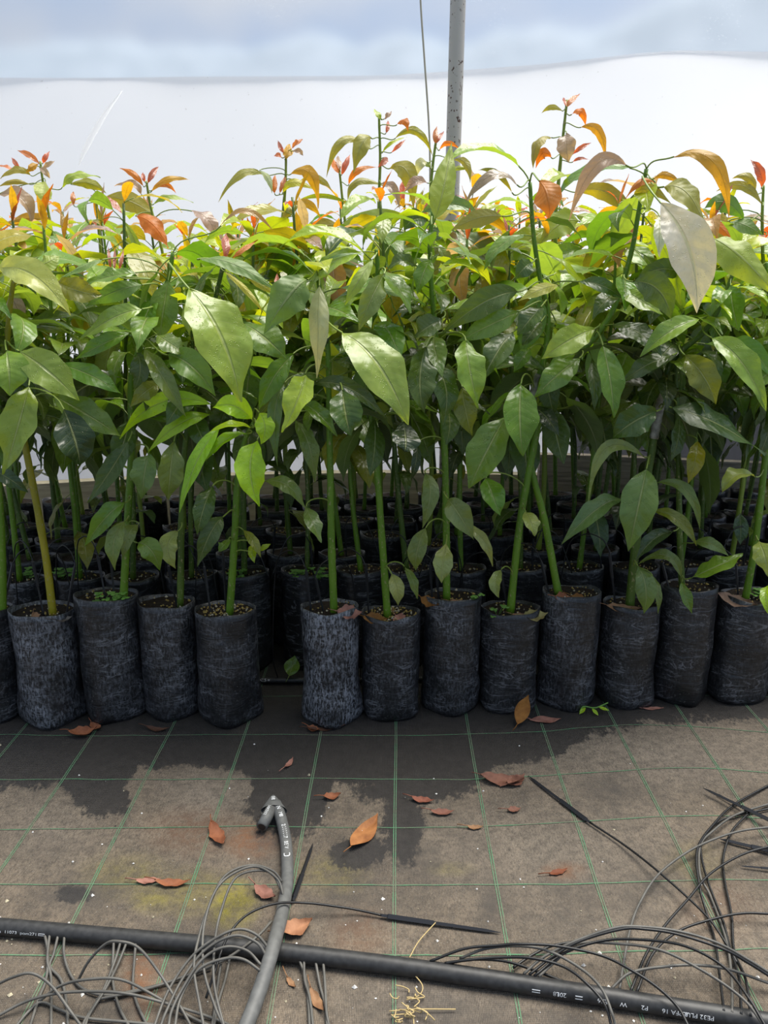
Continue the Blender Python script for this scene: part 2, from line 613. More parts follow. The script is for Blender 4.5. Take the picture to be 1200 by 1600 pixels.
def build_ground():
    xs = np.unique(np.concatenate([np.linspace(-3.4, -1.25, 14), np.linspace(-1.25, 1.25, 230), np.linspace(1.25, 3.4, 14)]))
    ys = np.unique(np.concatenate([np.linspace(-0.6, 0.7, 8), np.linspace(0.7, 2.35, 170), np.linspace(2.35, 4.1, 14)]))
    X, Y = np.meshgrid(xs, ys)
    nx, ny = len(xs), len(ys)
    Z = np.array([[mat_height(x, y) for x in xs] for y in ys])
    zc = Y * CP + CAM_H * SP
    U = Y * SP - CAM_H * CP
    PX, PY = 600 + FPX * X / zc, 800 - FPX * U / zc

    def blob(cx, cy, rx, ry, soft=0.5, rot=0.0):
        c, s = math.cos(math.radians(rot)), math.sin(math.radians(rot))
        dx, dy = (PX - cx), (PY - cy)
        q = np.sqrt(((dx * c + dy * s) / rx) ** 2 + ((-dx * s + dy * c) / ry) ** 2)
        return np.clip((1 + soft - q) / (2 * soft), 0, 1)
    wet = np.zeros_like(X)
    edge = np.interp(PX, [-200, 40, 90, 130, 200, 215, 300, 390, 400, 500, 520, 600, 740, 760, 880, 900, 960, 1010, 1300],
                     [1225, 1228, 1225, 1262, 1270, 1195, 1205, 1215, 1285, 1290, 1225, 1240, 1232, 1205, 1178, 1160, 1138, 1128, 1120])
    wet = np.clip((edge + 26 - PY) / 52, 0, 1)
    wet[PY < 1000] = 1
    for b in ((160, 1240, 46, 40), (445, 1265, 58, 45), (560, 1335, 46, 30), (630, 1290, 34, 62), (640, 1230, 100, 26), (112, 1398, 30, 16)):
        wet = np.maximum(wet, 0.95 * blob(*b, 0.75))
    smudge = np.zeros_like(X)
    for b in ((865, 1405, 70, 46), (965, 1240, 56, 36), (420, 1330, 30, 30), (330, 1480, 120, 30), (770, 1420, 24, 60), (560, 1400, 70, 40), (120, 1400, 60, 24), (700, 1590, 120, 40), (900, 1600, 120, 30), (1010, 1380, 60, 40), (120, 1580, 120, 30), (690, 1350, 60, 50)):
        smudge = np.maximum(smudge, blob(*b, 0.8))
    for b in ((215, 1232, 26, 26), (330, 1225, 55, 26)):
        wet *= 1 - 0.55 * blob(*b, 0.5)
    algae = np.zeros_like(X)
    for cx, cy, rx, ry, k in ((362, 1410, 34, 34, 1.0), (240, 1405, 32, 18, 0.55), (520, 1365, 45, 26, 0.35), (705, 1358, 30, 10, 0.3), (200, 1370, 60, 30, 0.3), (300, 1395, 60, 30, 0.4), (1085, 1350, 40, 30, 0.2)):
        algae = np.maximum(algae, k * blob(cx, cy, rx, ry, 0.55))
    rust = np.zeros_like(X)
    for cx, cy, rx, ry, k in ((395, 1315, 36, 22, 0.8), (222, 1530, 24, 50, 0.7), (880, 1362, 26, 12, 0.7), (560, 1455, 40, 30, 0.35), (300, 1300, 60, 30, 0.3), (1120, 1420, 50, 40, 0.2)):
        rust = np.maximum(rust, k * blob(cx, cy, rx, ry, 0.6))
    pale = np.zeros_like(X)
    for cx, cy, rx, ry, k in ((330, 1240, 60, 30, 0.7), (1020, 1180, 170, 40, 0.7), (860, 1330, 160, 60, 0.5), (70, 1290, 70, 50, 0.5), (1000, 1460, 140, 60, 0.35), (660, 1560, 140, 40, 0.4)):
        pale = np.maximum(pale, k * blob(cx, cy, rx, ry, 0.8))
    idx = np.arange(nx * ny).reshape(ny, nx)
    F = np.stack([idx[:-1, :-1], idx[:-1, 1:], idx[1:, 1:], idx[1:, :-1]], -1).reshape(-1, 4)
    me = raw_mesh('floor', np.stack([X, Y, Z], -1).reshape(-1, 3).tolist(), F.tolist(), [M['mat']])
    for k, a in (('wet', wet), ('algae', algae), ('rust', rust), ('pale', pale), ('smudge', smudge)):
        at = me.attributes.new(k, 'FLOAT', 'POINT')
        at.data.foreach_set('value', a.astype(np.float32).ravel())
    o = link('floor', me)
    tag(o, 'dusty black woven ground cloth with green marker threads and wet patches', kind='structure')
    return o


floor = build_ground()


def ribbon(name, pts, w, parent, zoff=0.0012):
    V, F = [], []
    m = len(pts)
    for i, p in enumerate(pts):
        a, b = pts[max(i - 1, 0)], pts[min(i + 1, m - 1)]
        d = Vector((b[0] - a[0], b[1] - a[1], 0)).normalized()
        q = Vector((-d.y, d.x, 0)) * (w / 2)
        for s in (-1, 1):
            x, y = p[0] + q.x * s, p[1] + q.y * s
            V.append((x, y, mat_height(x, y) + zoff))
    for i in range(m - 1):
        F.append((2 * i + 1, 2 * i, 2 * i + 2, 2 * i + 3))
    return link(name, raw_mesh(name, V, F, [M['thread']]), parent)


def build_threads():
    r = random.Random(3)
    x0 = 0.0306
    for k in range(-7, 8):
        bx = x0 + 0.2124 * k
        for s in (-1, 1):
            pts = []
            for j in range(41):
                y = 0.62 + (2.32 - 0.62) * j / 40
                x = bx + 0.0142 * (y - 1.9) + s * 0.0024 + 0.006 * noise.noise(Vector((k * 3.1, y * 1.3, 1))) + 0.0006 * noise.noise(Vector((k, y * 40, s)))
                pts.append((x, y))
            ribbon('marker_thread', pts, 0.0021, floor)
    for k, y0 in enumerate((2.12, 1.906, 1.700, 1.515, 1.337, 1.159, 0.98, 0.80)):
        pts = []
        for j in range(161):
            x = -1.6 + 3.2 * j / 160
            up = 0.05 * math.exp(-((x - 0.75) / 0.3) ** 2) * (1 if 1.4 < y0 < 2 else 0.3)
            y = y0 + up + 0.012 * noise.noise(Vector((x * 1.9, k * 5.0, 2))) + 0.003 * noise.noise(Vector((x * 12, k * 5.0, 4)))
            pts.append((x, y))
        ribbon('marker_thread', pts, 0.0026, floor)


build_threads()

# ------------------------------------------------------------------ greenhouse shell
def wall_y(x):
    return WALL_Y + 0.12 - x * x / 12.0


def build_shell():
    # milky side curtain
    xs = np.linspace(-3.4, 3.4, 70)
    topy = [(-900, 124), (0, 122), (300, 120), (600, 118), (700, 112), (860, 100), (1000, 82), (1060, 78), (1200, 82), (2200, 84)]

    def ztop(x):
        px = 600 + FPX * x / (WALL_Y * CP - 0.95 * SP)
        py = np.interp(px, [a for a, b in topy], [b for a, b in topy])
        return at_y(600, py, wall_y(x)).z
    V, F = [], []
    nz = 14
    for i, x in enumerate(xs):
        zt = ztop(x)
        for j in range(nz + 1):
            f = j / nz
            z = 0.02 + (zt - 0.02) * f
            V.append((x, wall_y(x) + 0.02 * noise.noise(Vector((x * 1.3, z * 0.9, 0))), z))
    for i in range(len(xs) - 1):
        for j in range(nz):
            a = i * (nz + 1) + j
            F.append((a, a + nz + 1, a + nz + 2, a + 1))
    wall = tag(link('wall_back', raw_mesh('wall_back', V, F, [M['film']])), 'milky white plastic film curtain behind the saplings', kind='structure')
    # diagonal film crease, its glint painted as a whiter strip, and a lap seam
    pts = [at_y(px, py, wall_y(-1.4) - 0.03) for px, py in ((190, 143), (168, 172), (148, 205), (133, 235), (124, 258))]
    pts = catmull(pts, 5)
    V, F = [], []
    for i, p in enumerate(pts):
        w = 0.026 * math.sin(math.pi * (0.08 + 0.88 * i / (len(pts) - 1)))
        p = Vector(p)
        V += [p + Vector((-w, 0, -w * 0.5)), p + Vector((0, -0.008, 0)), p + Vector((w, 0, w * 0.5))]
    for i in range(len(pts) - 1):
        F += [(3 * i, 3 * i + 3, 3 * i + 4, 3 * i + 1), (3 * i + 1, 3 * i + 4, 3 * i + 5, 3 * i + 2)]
    t = NT('crease_glint')
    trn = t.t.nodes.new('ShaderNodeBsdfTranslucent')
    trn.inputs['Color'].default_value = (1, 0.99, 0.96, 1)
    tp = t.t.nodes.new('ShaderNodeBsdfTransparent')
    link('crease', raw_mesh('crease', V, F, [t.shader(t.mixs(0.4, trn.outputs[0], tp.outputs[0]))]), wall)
    # grey skirt added as shade along the film foot, darker sheet at the right
    for nm, x0, x1, zt, c in (('shade_skirt', -3.2, 3.2, 0.80, (0.68, 0.68, 0.70)), ('dark_sheet', 0.95, 3.2, 0.74, (0.15, 0.15, 0.16))):
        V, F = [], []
        off = 0.02 if nm == 'shade_skirt' else 0.045
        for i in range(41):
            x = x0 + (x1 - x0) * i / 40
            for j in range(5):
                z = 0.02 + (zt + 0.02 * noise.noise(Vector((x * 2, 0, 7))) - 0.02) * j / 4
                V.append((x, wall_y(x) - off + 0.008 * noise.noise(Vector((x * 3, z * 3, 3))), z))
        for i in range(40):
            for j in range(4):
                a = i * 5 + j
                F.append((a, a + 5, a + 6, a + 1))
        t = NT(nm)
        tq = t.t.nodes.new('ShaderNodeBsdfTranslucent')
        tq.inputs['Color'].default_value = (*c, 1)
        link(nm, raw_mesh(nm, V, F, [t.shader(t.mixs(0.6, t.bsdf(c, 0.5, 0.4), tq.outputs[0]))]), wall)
    # clear upper film and the arched roof
    V, F = [], []
    arch = []
    for j in range(7):
        arch.append((0.0 + 0.04 * j / 6, j / 6))
    nx = 24
    for x in np.linspace(-4.2, 4.2, nx):
        for y, z in arch:
            zt = ztop(x) - 0.004
            V.append((x, wall_y(x) + 0.012 + y + 0.006 * noise.noise(Vector((x, z * 2, 5))), zt + (3.15 - zt) * z))
    m = len(arch)
    for i in range(nx - 1):
        for j in range(m - 1):
            a = i * m + j
            F.append((a, a + m, a + m + 1, a + 1))
    tag(link('wall_back_upper', raw_mesh('wall_back_upper', V, F, [M['film_clear']])), 'clear plastic film above the curtain with sky behind', kind='structure')
    V, F = [], []
    arch = []
    for j in range(17):
        a = math.pi * j / 16
        arch.append((0.3 + 3.58 * math.cos(a), 3.15 + 1.7 * math.sin(a)))
    m = len(arch)
    for x in np.linspace(-4.2, 4.2, 6):
        for y, z in arch:
            V.append((x, y, z))
    for i in range(5):
        for j in range(m - 1):
            a = i * m + j
            F.append((a, a + m, a + m + 1, a + 1))
    tag(link('ceiling', raw_mesh('ceiling', V, F, [M['film_roof']])), 'arched clear film roof of the tunnel', kind='structure')
    # sill and boards at the foot of the curtain

    def box(name, x0, x1, y0, y1, z0, z1, mat, n=24, parent=None):
        V, F = [], []
        for i in range(n + 1):
            x = x0 + (x1 - x0) * i / n
            w = 0.004 * noise.noise(Vector((x * 3, y0, z0)))
            q = 0.12 - x * x / 12.0
            V += [(x, y0 + q, z0 + w), (x, y1 + q, z0 + w), (x, y1 + q, z1 + w), (x, y0 + q, z1 + w)]
        for i in range(n):
            a = 4 * i
            for k in range(4):
                k2 = (k + 1) % 4
                F.append((a + k, a + 4 + k, a + 4 + k2, a + k2))
        F += [(0, 1, 2, 3), (4 * n + 3, 4 * n + 2, 4 * n + 1, 4 * n)]
        return link(name, raw_mesh(name, V, F, [mat], smooth=False), parent)
    b = box('baseboard_back', -3.3, 3.3, WALL_Y - 0.10, WALL_Y - 0.03, 0.0, 0.30, M['sill'])
    tag(b, 'pale timber sill along the foot of the film curtain', kind='structure')
    b = box('timber_board', 0.78, 2.5, WALL_Y - 0.16, WALL_Y - 0.105, 0.02, 0.42, M['wood'])
    tag(b, 'weathered brown timber board standing behind the right-hand saplings', 'board')
    # steel pole with twine
    base = at_y(706, 740, 3.62)
    bx = at_y(705, 310, 3.62).x
    zt = 4.6
    root_z = 0.0
    V, F = tube_geo([(bx + 0.004, 3.62, root_z), (bx + 0.002, 3.62, 1.5), (bx + 0.012, 3.62, 2.6), (bx + 0.03, 3.62, zt)], 0.0325, 20)
    tag(link('steel_pole', raw_mesh('steel_pole', V, F, [M['pole']])), 'rust-speckled grey steel pole standing behind the saplings', 'pole')
    p = [at_y(672, 330, 3.5), at_y(671, 215, 3.5), at_y(663, 90, 3.5), at_y(657, 0, 3.5), at_y(650, -160, 3.5)]
    tw = tube_obj('support_string', catmull(p, 5), 0.0042, M['twine'], None, 6)
    tag(tw, 'thin pale string hanging down just left of the steel pole', 'string')
    # outside: grass and wooded hills
    o = link('outside_ground', raw_mesh('outside_ground', [(-160, 4.1, -0.05), (160, 4.1, -0.05), (160, 130, -0.05), (-160, 130, -0.05)], [(0, 1, 2, 3)], [M['grass']]))
    tag(o, 'pale gravel yard outside the tunnel', kind='structure')
    V, F = [], []
    prof = [(-2500, 104), (-400, 100), (0, 98), (150, 90), (215, 86), (330, 100), (420, 88), (560, 82), (700, 86), (800, 70), (900, 78), (960, 55), (1040, 22), (1120, 2), (1200, -12), (1500, -40), (2500, -20), (4200, 20)]
    nx = 160
    for i in range(nx + 1):
        px = -2200 + 5600 * i / nx
        py = 16 + np.interp(px, [a for a, b in prof], [b for a, b in prof])
        p = at_y(px, py, 70.0)
        p.z += 0.9 * noise.noise(Vector((p.x * 0.25, 0, 0))) + 0.5 * noise.noise(Vector((p.x * 0.9, 4, 0)))
        for f, dy in ((0, -34), (0.35, -22), (0.7, -10), (0.92, -3), (1, 0), (0.9, 6)):
            V.append((p.x, 70 + dy + 1.2 * noise.noise(Vector((p.x * 0.3, f * 5, 1))), -0.1 + (p.z + 0.1) * f))
    for i in range(nx):
        for j in range(5):
            a = i * 6 + j
            F.append((a, a + 6, a + 7, a + 1))
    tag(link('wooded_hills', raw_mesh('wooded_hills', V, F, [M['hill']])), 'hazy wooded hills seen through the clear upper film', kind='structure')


build_shell()
# ------------------------------------------------------------------ leaves
K = 0.90


def pal(r, g, b, k=1.0):
    c = s2l((r, g, b))
    return (c[0] * K * k * 1.08, c[1] * K * k * 1.06, c[2] * K * k * 0.66)


PAL = {
    'vdark': pal(48, 66, 40), 'dark': pal(72, 98, 50), 'darkwet': pal(74, 98, 58), 'green': pal(92, 132, 42), 'mid': pal(98, 132, 58),
    'dull': pal(106, 130, 82), 'pdull': pal(142, 160, 112), 'light': pal(128, 158, 78), 'silver': pal(196, 196, 172),
    'silvg': pal(128, 156, 84), 'blue': pal(96, 128, 92), 'bdark': pal(62, 88, 66), 'olive': pal(152, 146, 36), 'yg': pal(150, 172, 40),
    'yellow': pal(196, 188, 40), 'lime': pal(164, 204, 48), 'limeg': pal(142, 190, 48), 'limep': pal(172, 198, 96),
    'pale': pal(196, 206, 158), 'paleolive': pal(172, 176, 118), 'dolive': pal(118, 128, 58),
    'orange': pal(196, 116, 38), 'ored': pal(176, 86, 56), 'yor': pal(178, 142, 42), 'mauve': pal(184, 162, 144), 'red': pal(186, 96, 74),
}
PAL['silver'] = tuple(x * 0.8 for x in s2l((205, 205, 190)))
PAL['mauve'] = tuple(x * 0.7 for x in s2l((186, 166, 154)))  # young leaf tone with the pale sky sheen already in it
PAL['pale'] = tuple(x * 0.75 for x in s2l((198, 208, 168)))
YOUNG = {'orange', 'ored', 'yor', 'mauve', 'red'}


def leaf_profile(u):
    s = math.sin(math.pi * min(1.0, u ** 0.90))
    f = max(0.0, s) ** 0.95
    if u > 0.72:
        q = (u - 0.72) / 0.28
        f *= 1 - 0.32 * q * (1.0 - 0.25 * q)
    return f * 1.02


def blade_geo(path, ups, W, fold, wave, seed, NU, NV, flip=False):
    """blade along path (NU+1 Vectors); ups = surface normal per point; W = full width"""
    V, UV, F = [], [], []
    r = random.Random(seed)
    ph1, ph2 = r.uniform(0, 6.28), r.uniform(0, 6.28)
    m = len(path)
    for i in range(m):
        u = i / (m - 1)
        T = (path[min(i + 1, m - 1)] - path[max(i - 1, 0)]).normalized()
        N = ups[i] - T * ups[i].dot(T)
        N = N.normalized()
        B = T.cross(N)
        hw = 0.5 * W * max(leaf_profile(u), 0.012)
        for j in range(NV + 1):
            v = -1 + 2 * j / NV
            hw = 0.5 * W * max(leaf_profile(u), 0.012) * (1 + 0.9 * wave * math.sin(u * 23 + (ph2 if v < 0 else ph1)))
            w = wave * W * math.sin(u * 17 + (ph1 if v < 0 else ph2)) * v * v
            off = B * (hw * v * math.cos(fold * 0.8)) + N * (hw * abs(v) * math.sin(fold) - hw * v * v * 0.12 + w)
            V.append(path[i] + off)
            UV.append((u, 0.5 + 0.5 * v))
    for i in range(m - 1):
        for j in range(NV):
            a = i * (NV + 1) + j
            q = (a, a + NV + 1, a + NV + 2, a + 1)
            F.append(q if flip else q[::-1])
    return V, UV, F


def orient_sign():
    """blade_geo quads reversed so that the mesh normal follows ups"""
    V, UV, F = blade_geo([Vector((0, 0, 0)), Vector((1, 0, 0))], [Vector((0, 0, 1))] * 2, 1, 0, 0, 0, 1, 2)
    a, b, c = V[F[0][0]], V[F[0][1]], V[F[0][2]]
    return (b - a).cross(c - b).z > 0


FLIP = not orient_sign()


def join_petiole(V, UV, F, path, r, n=4):
    off = len(V)
    pv, pf = tube_geo(path, r, n, cap=False)
    V = V + pv
    UV = UV + [(0, 0.5)] * len(pv)
    idx = [0] * len(F) + [1] * len(pf)
    F = F + [tuple(k + off for k in f) for f in pf]
    return V, UV, F, idx


def auto_leaf_mesh(name, a0, a1, side, Wr, fold, seed, blade, pet=0.045, L=0.2):
    """petiole from the origin outward (+x), blade arching from elevation a0 to a1 (degrees)"""
    NU = 9
    p = Vector((0, 0, 0))
    pp = [p.copy()]
    for k in range(3):
        e = math.radians(a0 + 22 - 8 * k)
        p = p + Vector((math.cos(e), 0, math.sin(e))) * pet / 3
        pp.append(p.copy())
    path, ups = [], []
    for i in range(NU + 1):
        u = i / NU
        e = math.radians(a0 + (a1 - a0) * u ** 1.15)
        az = math.radians(side * u)
        path.append(p.copy())
        ups.append(Vector((-math.sin(e) * math.cos(az), -math.sin(e) * math.sin(az), math.cos(e))))
        p = p + Vector((math.cos(e) * math.cos(az), math.cos(e) * math.sin(az), math.sin(e))) * (L / NU)
    V, UV, F = blade_geo(path, ups, L * Wr, fold, 0.045, seed, NU, 4, FLIP)
    V, UV, F, idx = join_petiole(V, UV, F, pp, 0.0017)
    return raw_mesh(name, V, F, [blade, M['petiole']], True, UV, idx)


VAR = []
for k, (a0, a1, sd, wr, fo) in enumerate([(25, -45, 10, .36, .30), (10, -70, -15, .38, .25), (35, -60, 20, .33, .45), (-5, -75, 0, .40, .2), (-35, -85, 10, .40, .25),
                                          (15, -30, -20, .36, .35), (45, -35, 15, .32, .5), (-60, -88, -8, .42, .18), (0, -50, 28, .38, .3), (30, -95, -10, .34, .4)]):
    VAR.append((auto_leaf_mesh('leaf_blade', a0, a1, sd, wr, fo, 40 + k, M['leaf']), auto_leaf_mesh('young_leaf_blade', a0, a1, sd, wr * 0.85, fo, 60 + k, M['young'])))
TIPV = []
for k, (a0, a1, sd, wr, fo) in enumerate([(62, 40, 5, .26, .5), (70, 75, 0, .22, .6), (50, 5, 10, .30, .4), (45, -50, -10, .32, .4), (40, -20, 15, .30, .35)]):
    TIPV.append(auto_leaf_mesh('shoot_leaf_blade', a0, a1, sd, wr, fo, 80 + k, M['young'], pet=0.025))


def jitter(c, r, amt=0.16):
    k = r.uniform(1 - amt, 1 + amt)
    return (c[0] * k * r.uniform(0.9, 1.12), c[1] * k, c[2] * k * r.uniform(0.85, 1.1), 1)


def auto_leaf(root, p_local, az, tilt, roll, scale, col, r, var=None, tip=False):
    young = col in YOUNG
    me = r.choice(TIPV) if tip else VAR[r.randrange(len(VAR)) if var is None else var][1 if young else 0]
    o = bpy.data.objects.new('leaf', me)
    COL.objects.link(o)
    o.parent = root
    o.location = p_local
    o.rotation_euler = (roll, tilt, az)
    o.scale = (scale, scale * r.uniform(0.88, 1.15), scale)
    o.color = jitter(PAL[col], r)
    return o


# ------------------------------------------------------------------ bags, soil, stems
def bag_mesh(rad, H, seed, lean=(0, 0), sq=0.0, rot=0.0):
    n, nz = 36, 22
    V, F = [], []
    r = random.Random(seed)
    sx, sy = r.uniform(0, 50), r.uniform(0, 50)
    rim = []

    def shape(a, f):
        k = max(0.0, 1 - f / 0.35) ** 1.5
        e = 2 + 2.6 * k * (0.5 + sq)
        ca, sa = math.cos(a - rot), math.sin(a - rot)
        q = (abs(ca) ** e + abs(sa) ** e) ** (-1 / e)
        return q
    for j in range(nz + 1):
        f = j / nz
        z = H * f
        prof = 0.955 + 0.05 * math.sin(min(1, f * 1.25) * math.pi * 0.6) + 0.012 * math.sin(f * 7 + sx)
        if j == 0:
            prof *= 0.93
        for i in range(n):
            a = 2 * math.pi * i / n
            wr = noise.noise(Vector((math.cos(a) * 1.5 + sx, math.sin(a) * 1.5 + sy, z * 34)))
            wr2 = noise.noise(Vector((math.cos(a) * 2.2 + sy, math.sin(a) * 2.2 + sx, z * 9)))
            low = 1.0 + 1.2 * max(0, 0.5 - f)
            rr = rad * prof * (1 + (shape(a, f) - 1) * 0.75) + 0.0016 * wr * low ** 2 + 0.0036 * wr2
            zz = z + (0.008 * noise.noise(Vector((math.cos(a) * 1.3 + sx, math.sin(a) * 1.3, 9))) if j == nz else 0) - (0.010 * max(0, math.sin(a)) if j == nz else 0)
            V.append((math.cos(a) * rr + lean[0] * f * f, math.sin(a) * rr * (1 - 0.20 * f * f) + lean[1] * f * f, zz))
    for j in range(nz):
        for i in range(n):
            i2 = (i + 1) % n
            F.append((j * n + i, j * n + i2, (j + 1) * n + i2, (j + 1) * n + i))
    # rim turned in and inner wall down to the soil
    for dr, dz in ((0.0025, 0.0), (0.004, -0.03)):
        b = len(V)
        for i in range(n):
            x, y, z = V[nz * n + i]
            d = Vector((x - lean[0], y - lean[1], 0)).normalized()
            V.append((x - d.x * dr, y - d.y * dr, z + dz))
        p = b - n
        for i in range(n):
            i2 = (i + 1) % n
            F.append((p + i, p + i2, b + i2, b + i))
    F.append(tuple(range(n - 1, -1, -1)))
    return raw_mesh('grow_bag', V, F, [M['bag']])


def soil_mesh(rad, seed):
    V, F = [(0, 0, 0.004)], []
    n = 20
    for k in (1, 2, 3):
        for i in range(n):
            a = 2 * math.pi * i / n
            q = rad * k / 3
            V.append((q * math.cos(a), q * math.sin(a), 0.006 * noise.noise(Vector((math.cos(a) * k * 1.7 + seed, math.sin(a) * k * 1.7, 0)))))
    for i in range(n):
        i2 = (i + 1) % n
        F.append((0, 1 + i, 1 + i2))
        for k in (0, 1):
            F.append((1 + k * n + i, 1 + (k + 1) * n + i, 1 + (k + 1) * n + i2, 1 + k * n + i2))
    return raw_mesh('soil', V, F, [M['soil']])


def bits_mesh(rad, count, seed, mats, s0=0.002, s1=0.0045):
    r = random.Random(seed)
    V, F, idx = [], [], []
    for _ in range(count):
        q, a = rad * math.sqrt(r.random()), r.uniform(0, 6.283)
        c = Vector((q * math.cos(a), q * math.sin(a), 0.005))
        s = r.uniform(s0, s1)
        b = len(V)
        for d in ((1, 0, 0), (-1, 0, 0), (0, 1, 0), (0, -1, 0), (0, 0, 1), (0, 0, -1)):
            V.append(c + Vector(d) * s * r.uniform(0.6, 1.3))
        k = r.randrange(len(mats))
        for t in ((0, 2, 4), (2, 1, 4), (1, 3, 4), (3, 0, 4), (2, 0, 5), (1, 2, 5), (3, 1, 5), (0, 3, 5)):
            F.append(tuple(b + x for x in t))
            idx.append(k)
    return raw_mesh('soil_bits', V, F, mats, False, None, idx)


BAG_R, BAG_H = 0.083, 0.33
BACK_BAGS = [bag_mesh(BAG_R * k, BAG_H, 300 + i, (0, 0), 0.4, i) for i, k in enumerate((1.0, 0.97, 1.02))]
SOIL = [soil_mesh(BAG_R * 0.97, i) for i in range(3)]
BITS = [bits_mesh(BAG_R * 0.9, 30, 90 + i, [M['perlite'], M['gold_bits'], M['gold_bits']]) for i in range(4)]
BITS_GOLD = bits_mesh(BAG_R * 0.88, 120, 99, [M['gold_bits'], M['perlite'], M['gold_bits']], 0.002, 0.005)


def stem_obj(root, path, r0, r1, color, n=9, seed=0):
    """path: world points from the soil up"""
    o3 = Vector(root.location)
    P = catmull(path, 7)
    m = len(P)
    rad = []
    acc = 0.0
    for i in range(m):
        t = i / (m - 1)
        if i:
            acc += float(np.linalg.norm(P[i] - P[i - 1]))
        knot = max(0.0, math.cos(acc * 2 * math.pi / 0.058 + seed)) ** 6
        rad.append((r0 + (r1 - r0) * t ** 0.9) * (1 + 0.13 * knot) * (1.12 if i == 0 else 1))
    V, F = tube_geo(P, rad, n)
    o = link('stem', raw_mesh('stem', [v - o3 for v in V], F, [M['stem']]), root)
    o.color = (*color, 1)
    return o, [Vector(p) for p in P]


STEM_G = pal(104, 142, 44, 0.95)
STEM_B = pal(86, 112, 48, 0.9)
STEM_Y = pal(160, 150, 44, 0.95)
STEM_L = pal(138, 158, 66)
ALL_STEMS = []      # (root, [world pts], key)


def add_tape(root, P, f0, f1, r):
    o3 = Vector(root.location)
    i0, i1 = int(f0 * (len(P) - 1)), max(int(f0 * (len(P) - 1)) + 3, int(f1 * (len(P) - 1)))
    seg = catmull(P[i0:i1 + 1], 3)
    rad = [r * (1 + 0.22 * noise.noise(Vector((k * 0.9, f0 * 50, 0)))) for k in range(len(seg))]
    V, F = tube_geo(seg, rad, 9)
    link('graft_tape', raw_mesh('graft_tape', [v - o3 for v in V], F, [M['tape']]), root)


# front row: bag centre px, bag base px, rim px, stem pixel path
FRONT = [
    dict(cx=-4, base=1134, rim=966, lean=0, stem=[(3, 958), (4, 880), (0, 780), (-12, 640), (-20, 520), (-15, 430)], col=STEM_G, dust=0.5, w=90,
         label='sapling in the black bag cut by the left edge, fifth left of the gap'),
    dict(cx=88, base=1140, rim=970, lean=0.0, stem=[(83, 962), (70, 860), (44, 720), (22, 620), (12, 540), (18, 460), (28, 410)], col=STEM_Y, dust=1.6, w=98,
         label='sapling with yellowish stem leaning left, fourth bag left of the gap'),
    dict(cx=184, base=1133, rim=946, lean=0.0, stem=[(192, 940), (199, 820), (206, 690), (206, 585), (236, 505), (262, 440), (270, 395)], col=STEM_G, dust=0.6, w=93,
         label='sapling with clover at its foot, third bag left of the gap'),
    dict(cx=273, base=1128, rim=955, lean=0.0, stem=[(281, 946), (284, 800), (290, 690), (312, 570), (338, 460), (352, 400)], col=STEM_B, dust=0.8, w=87,
         label='sapling with olive stem in the second bag left of the gap'),
    dict(cx=362, base=1138, rim=968, lean=0.0, stem=[(358, 962), (366, 850), (371, 750), (382, 690), (396, 660)], col=STEM_G, dust=0.6, w=94,
         label='short sapling with bright lime young leaves, first bag left of the gap'),
    dict(cx=519, base=1138, rim=962, lean=0.0, stem=[(522, 956), (518, 850), (516, 740), (514, 640), (512, 540), (499, 450), (495, 412)], col=STEM_G, dust=2.4, w=87,
         label='sapling in the dustiest grey-streaked bag, first right of the gap'),
    dict(cx=610, base=1129, rim=972, lean=0.0, stem=[(606, 956), (596, 830), (588, 720), (580, 640), (584, 520), (590, 430), (588, 390)], col=STEM_G, dust=0.5, w=90,
         label='sapling with golden husks on its soil, second bag right of the gap'),
    dict(cx=703, base=1121, rim=945, lean=0.0, stem=[(698, 938), (697, 800), (693, 670), (682, 540), (674, 440), (672, 380), (676, 330)], col=STEM_G, dust=0.7, w=88,
         label='sapling with straight stem in the third bag right of the gap'),
    dict(cx=790, base=1118, rim=966, lean=0.0, stem=[(797, 952), (812, 820), (834, 700), (852, 630), (905, 556), (955, 490), (985, 400), (998, 330), (1010, 264)], col=STEM_G, dust=0.35, w=90,
         label='sapling with stem leaning right, fourth bag right of the gap'),
    dict(cx=882, base=1113, rim=938, lean=0.0, stem=[(875, 925), (850, 810), (830, 730), (826, 650), (850, 560), (856, 490), (843, 430), (833, 360), (828, 285)], col=STEM_G, dust=0.8, w=89,
         label='sapling with stem leaning left, fifth bag right of the gap'),
    dict(cx=973, base=1110, rim=955, lean=0.0, stem=[(985, 932), (995, 840), (1014, 730), (1032, 630), (1050, 565), (1098, 520), (1122, 484), (1146, 425)], col=STEM_B, dust=0.35, w=86,
         label='sapling with thick taped stem and low drooping leaves, sixth bag right of the gap'),
    dict(cx=1057, base=1104, rim=928, lean=0.0, stem=[(1067, 920), (1062, 840), (1060, 720), (1056, 600), (1050, 480), (1046, 410)], col=STEM_B, dust=0.25, w=85,
         label='sapling with leaves near its foot, seventh bag right of the gap'),
    dict(cx=1142, base=1102, rim=945, lean=0.03, stem=[(1165, 930), (1180, 850), (1195, 720), (1204, 600), (1204, 480), (1198, 410)], col=STEM_G, dust=0.35, w=96,
         label='sapling in the bag slumping to the right, eighth right of the gap'),
    dict(cx=1226, base=1094, rim=935, lean=0.0, stem=[(1222, 930), (1228, 800), (1236, 640), (1240, 480)], col=STEM_G, dust=0.3, w=88,
         label='sapling in the black bag cut by the right edge'),
]
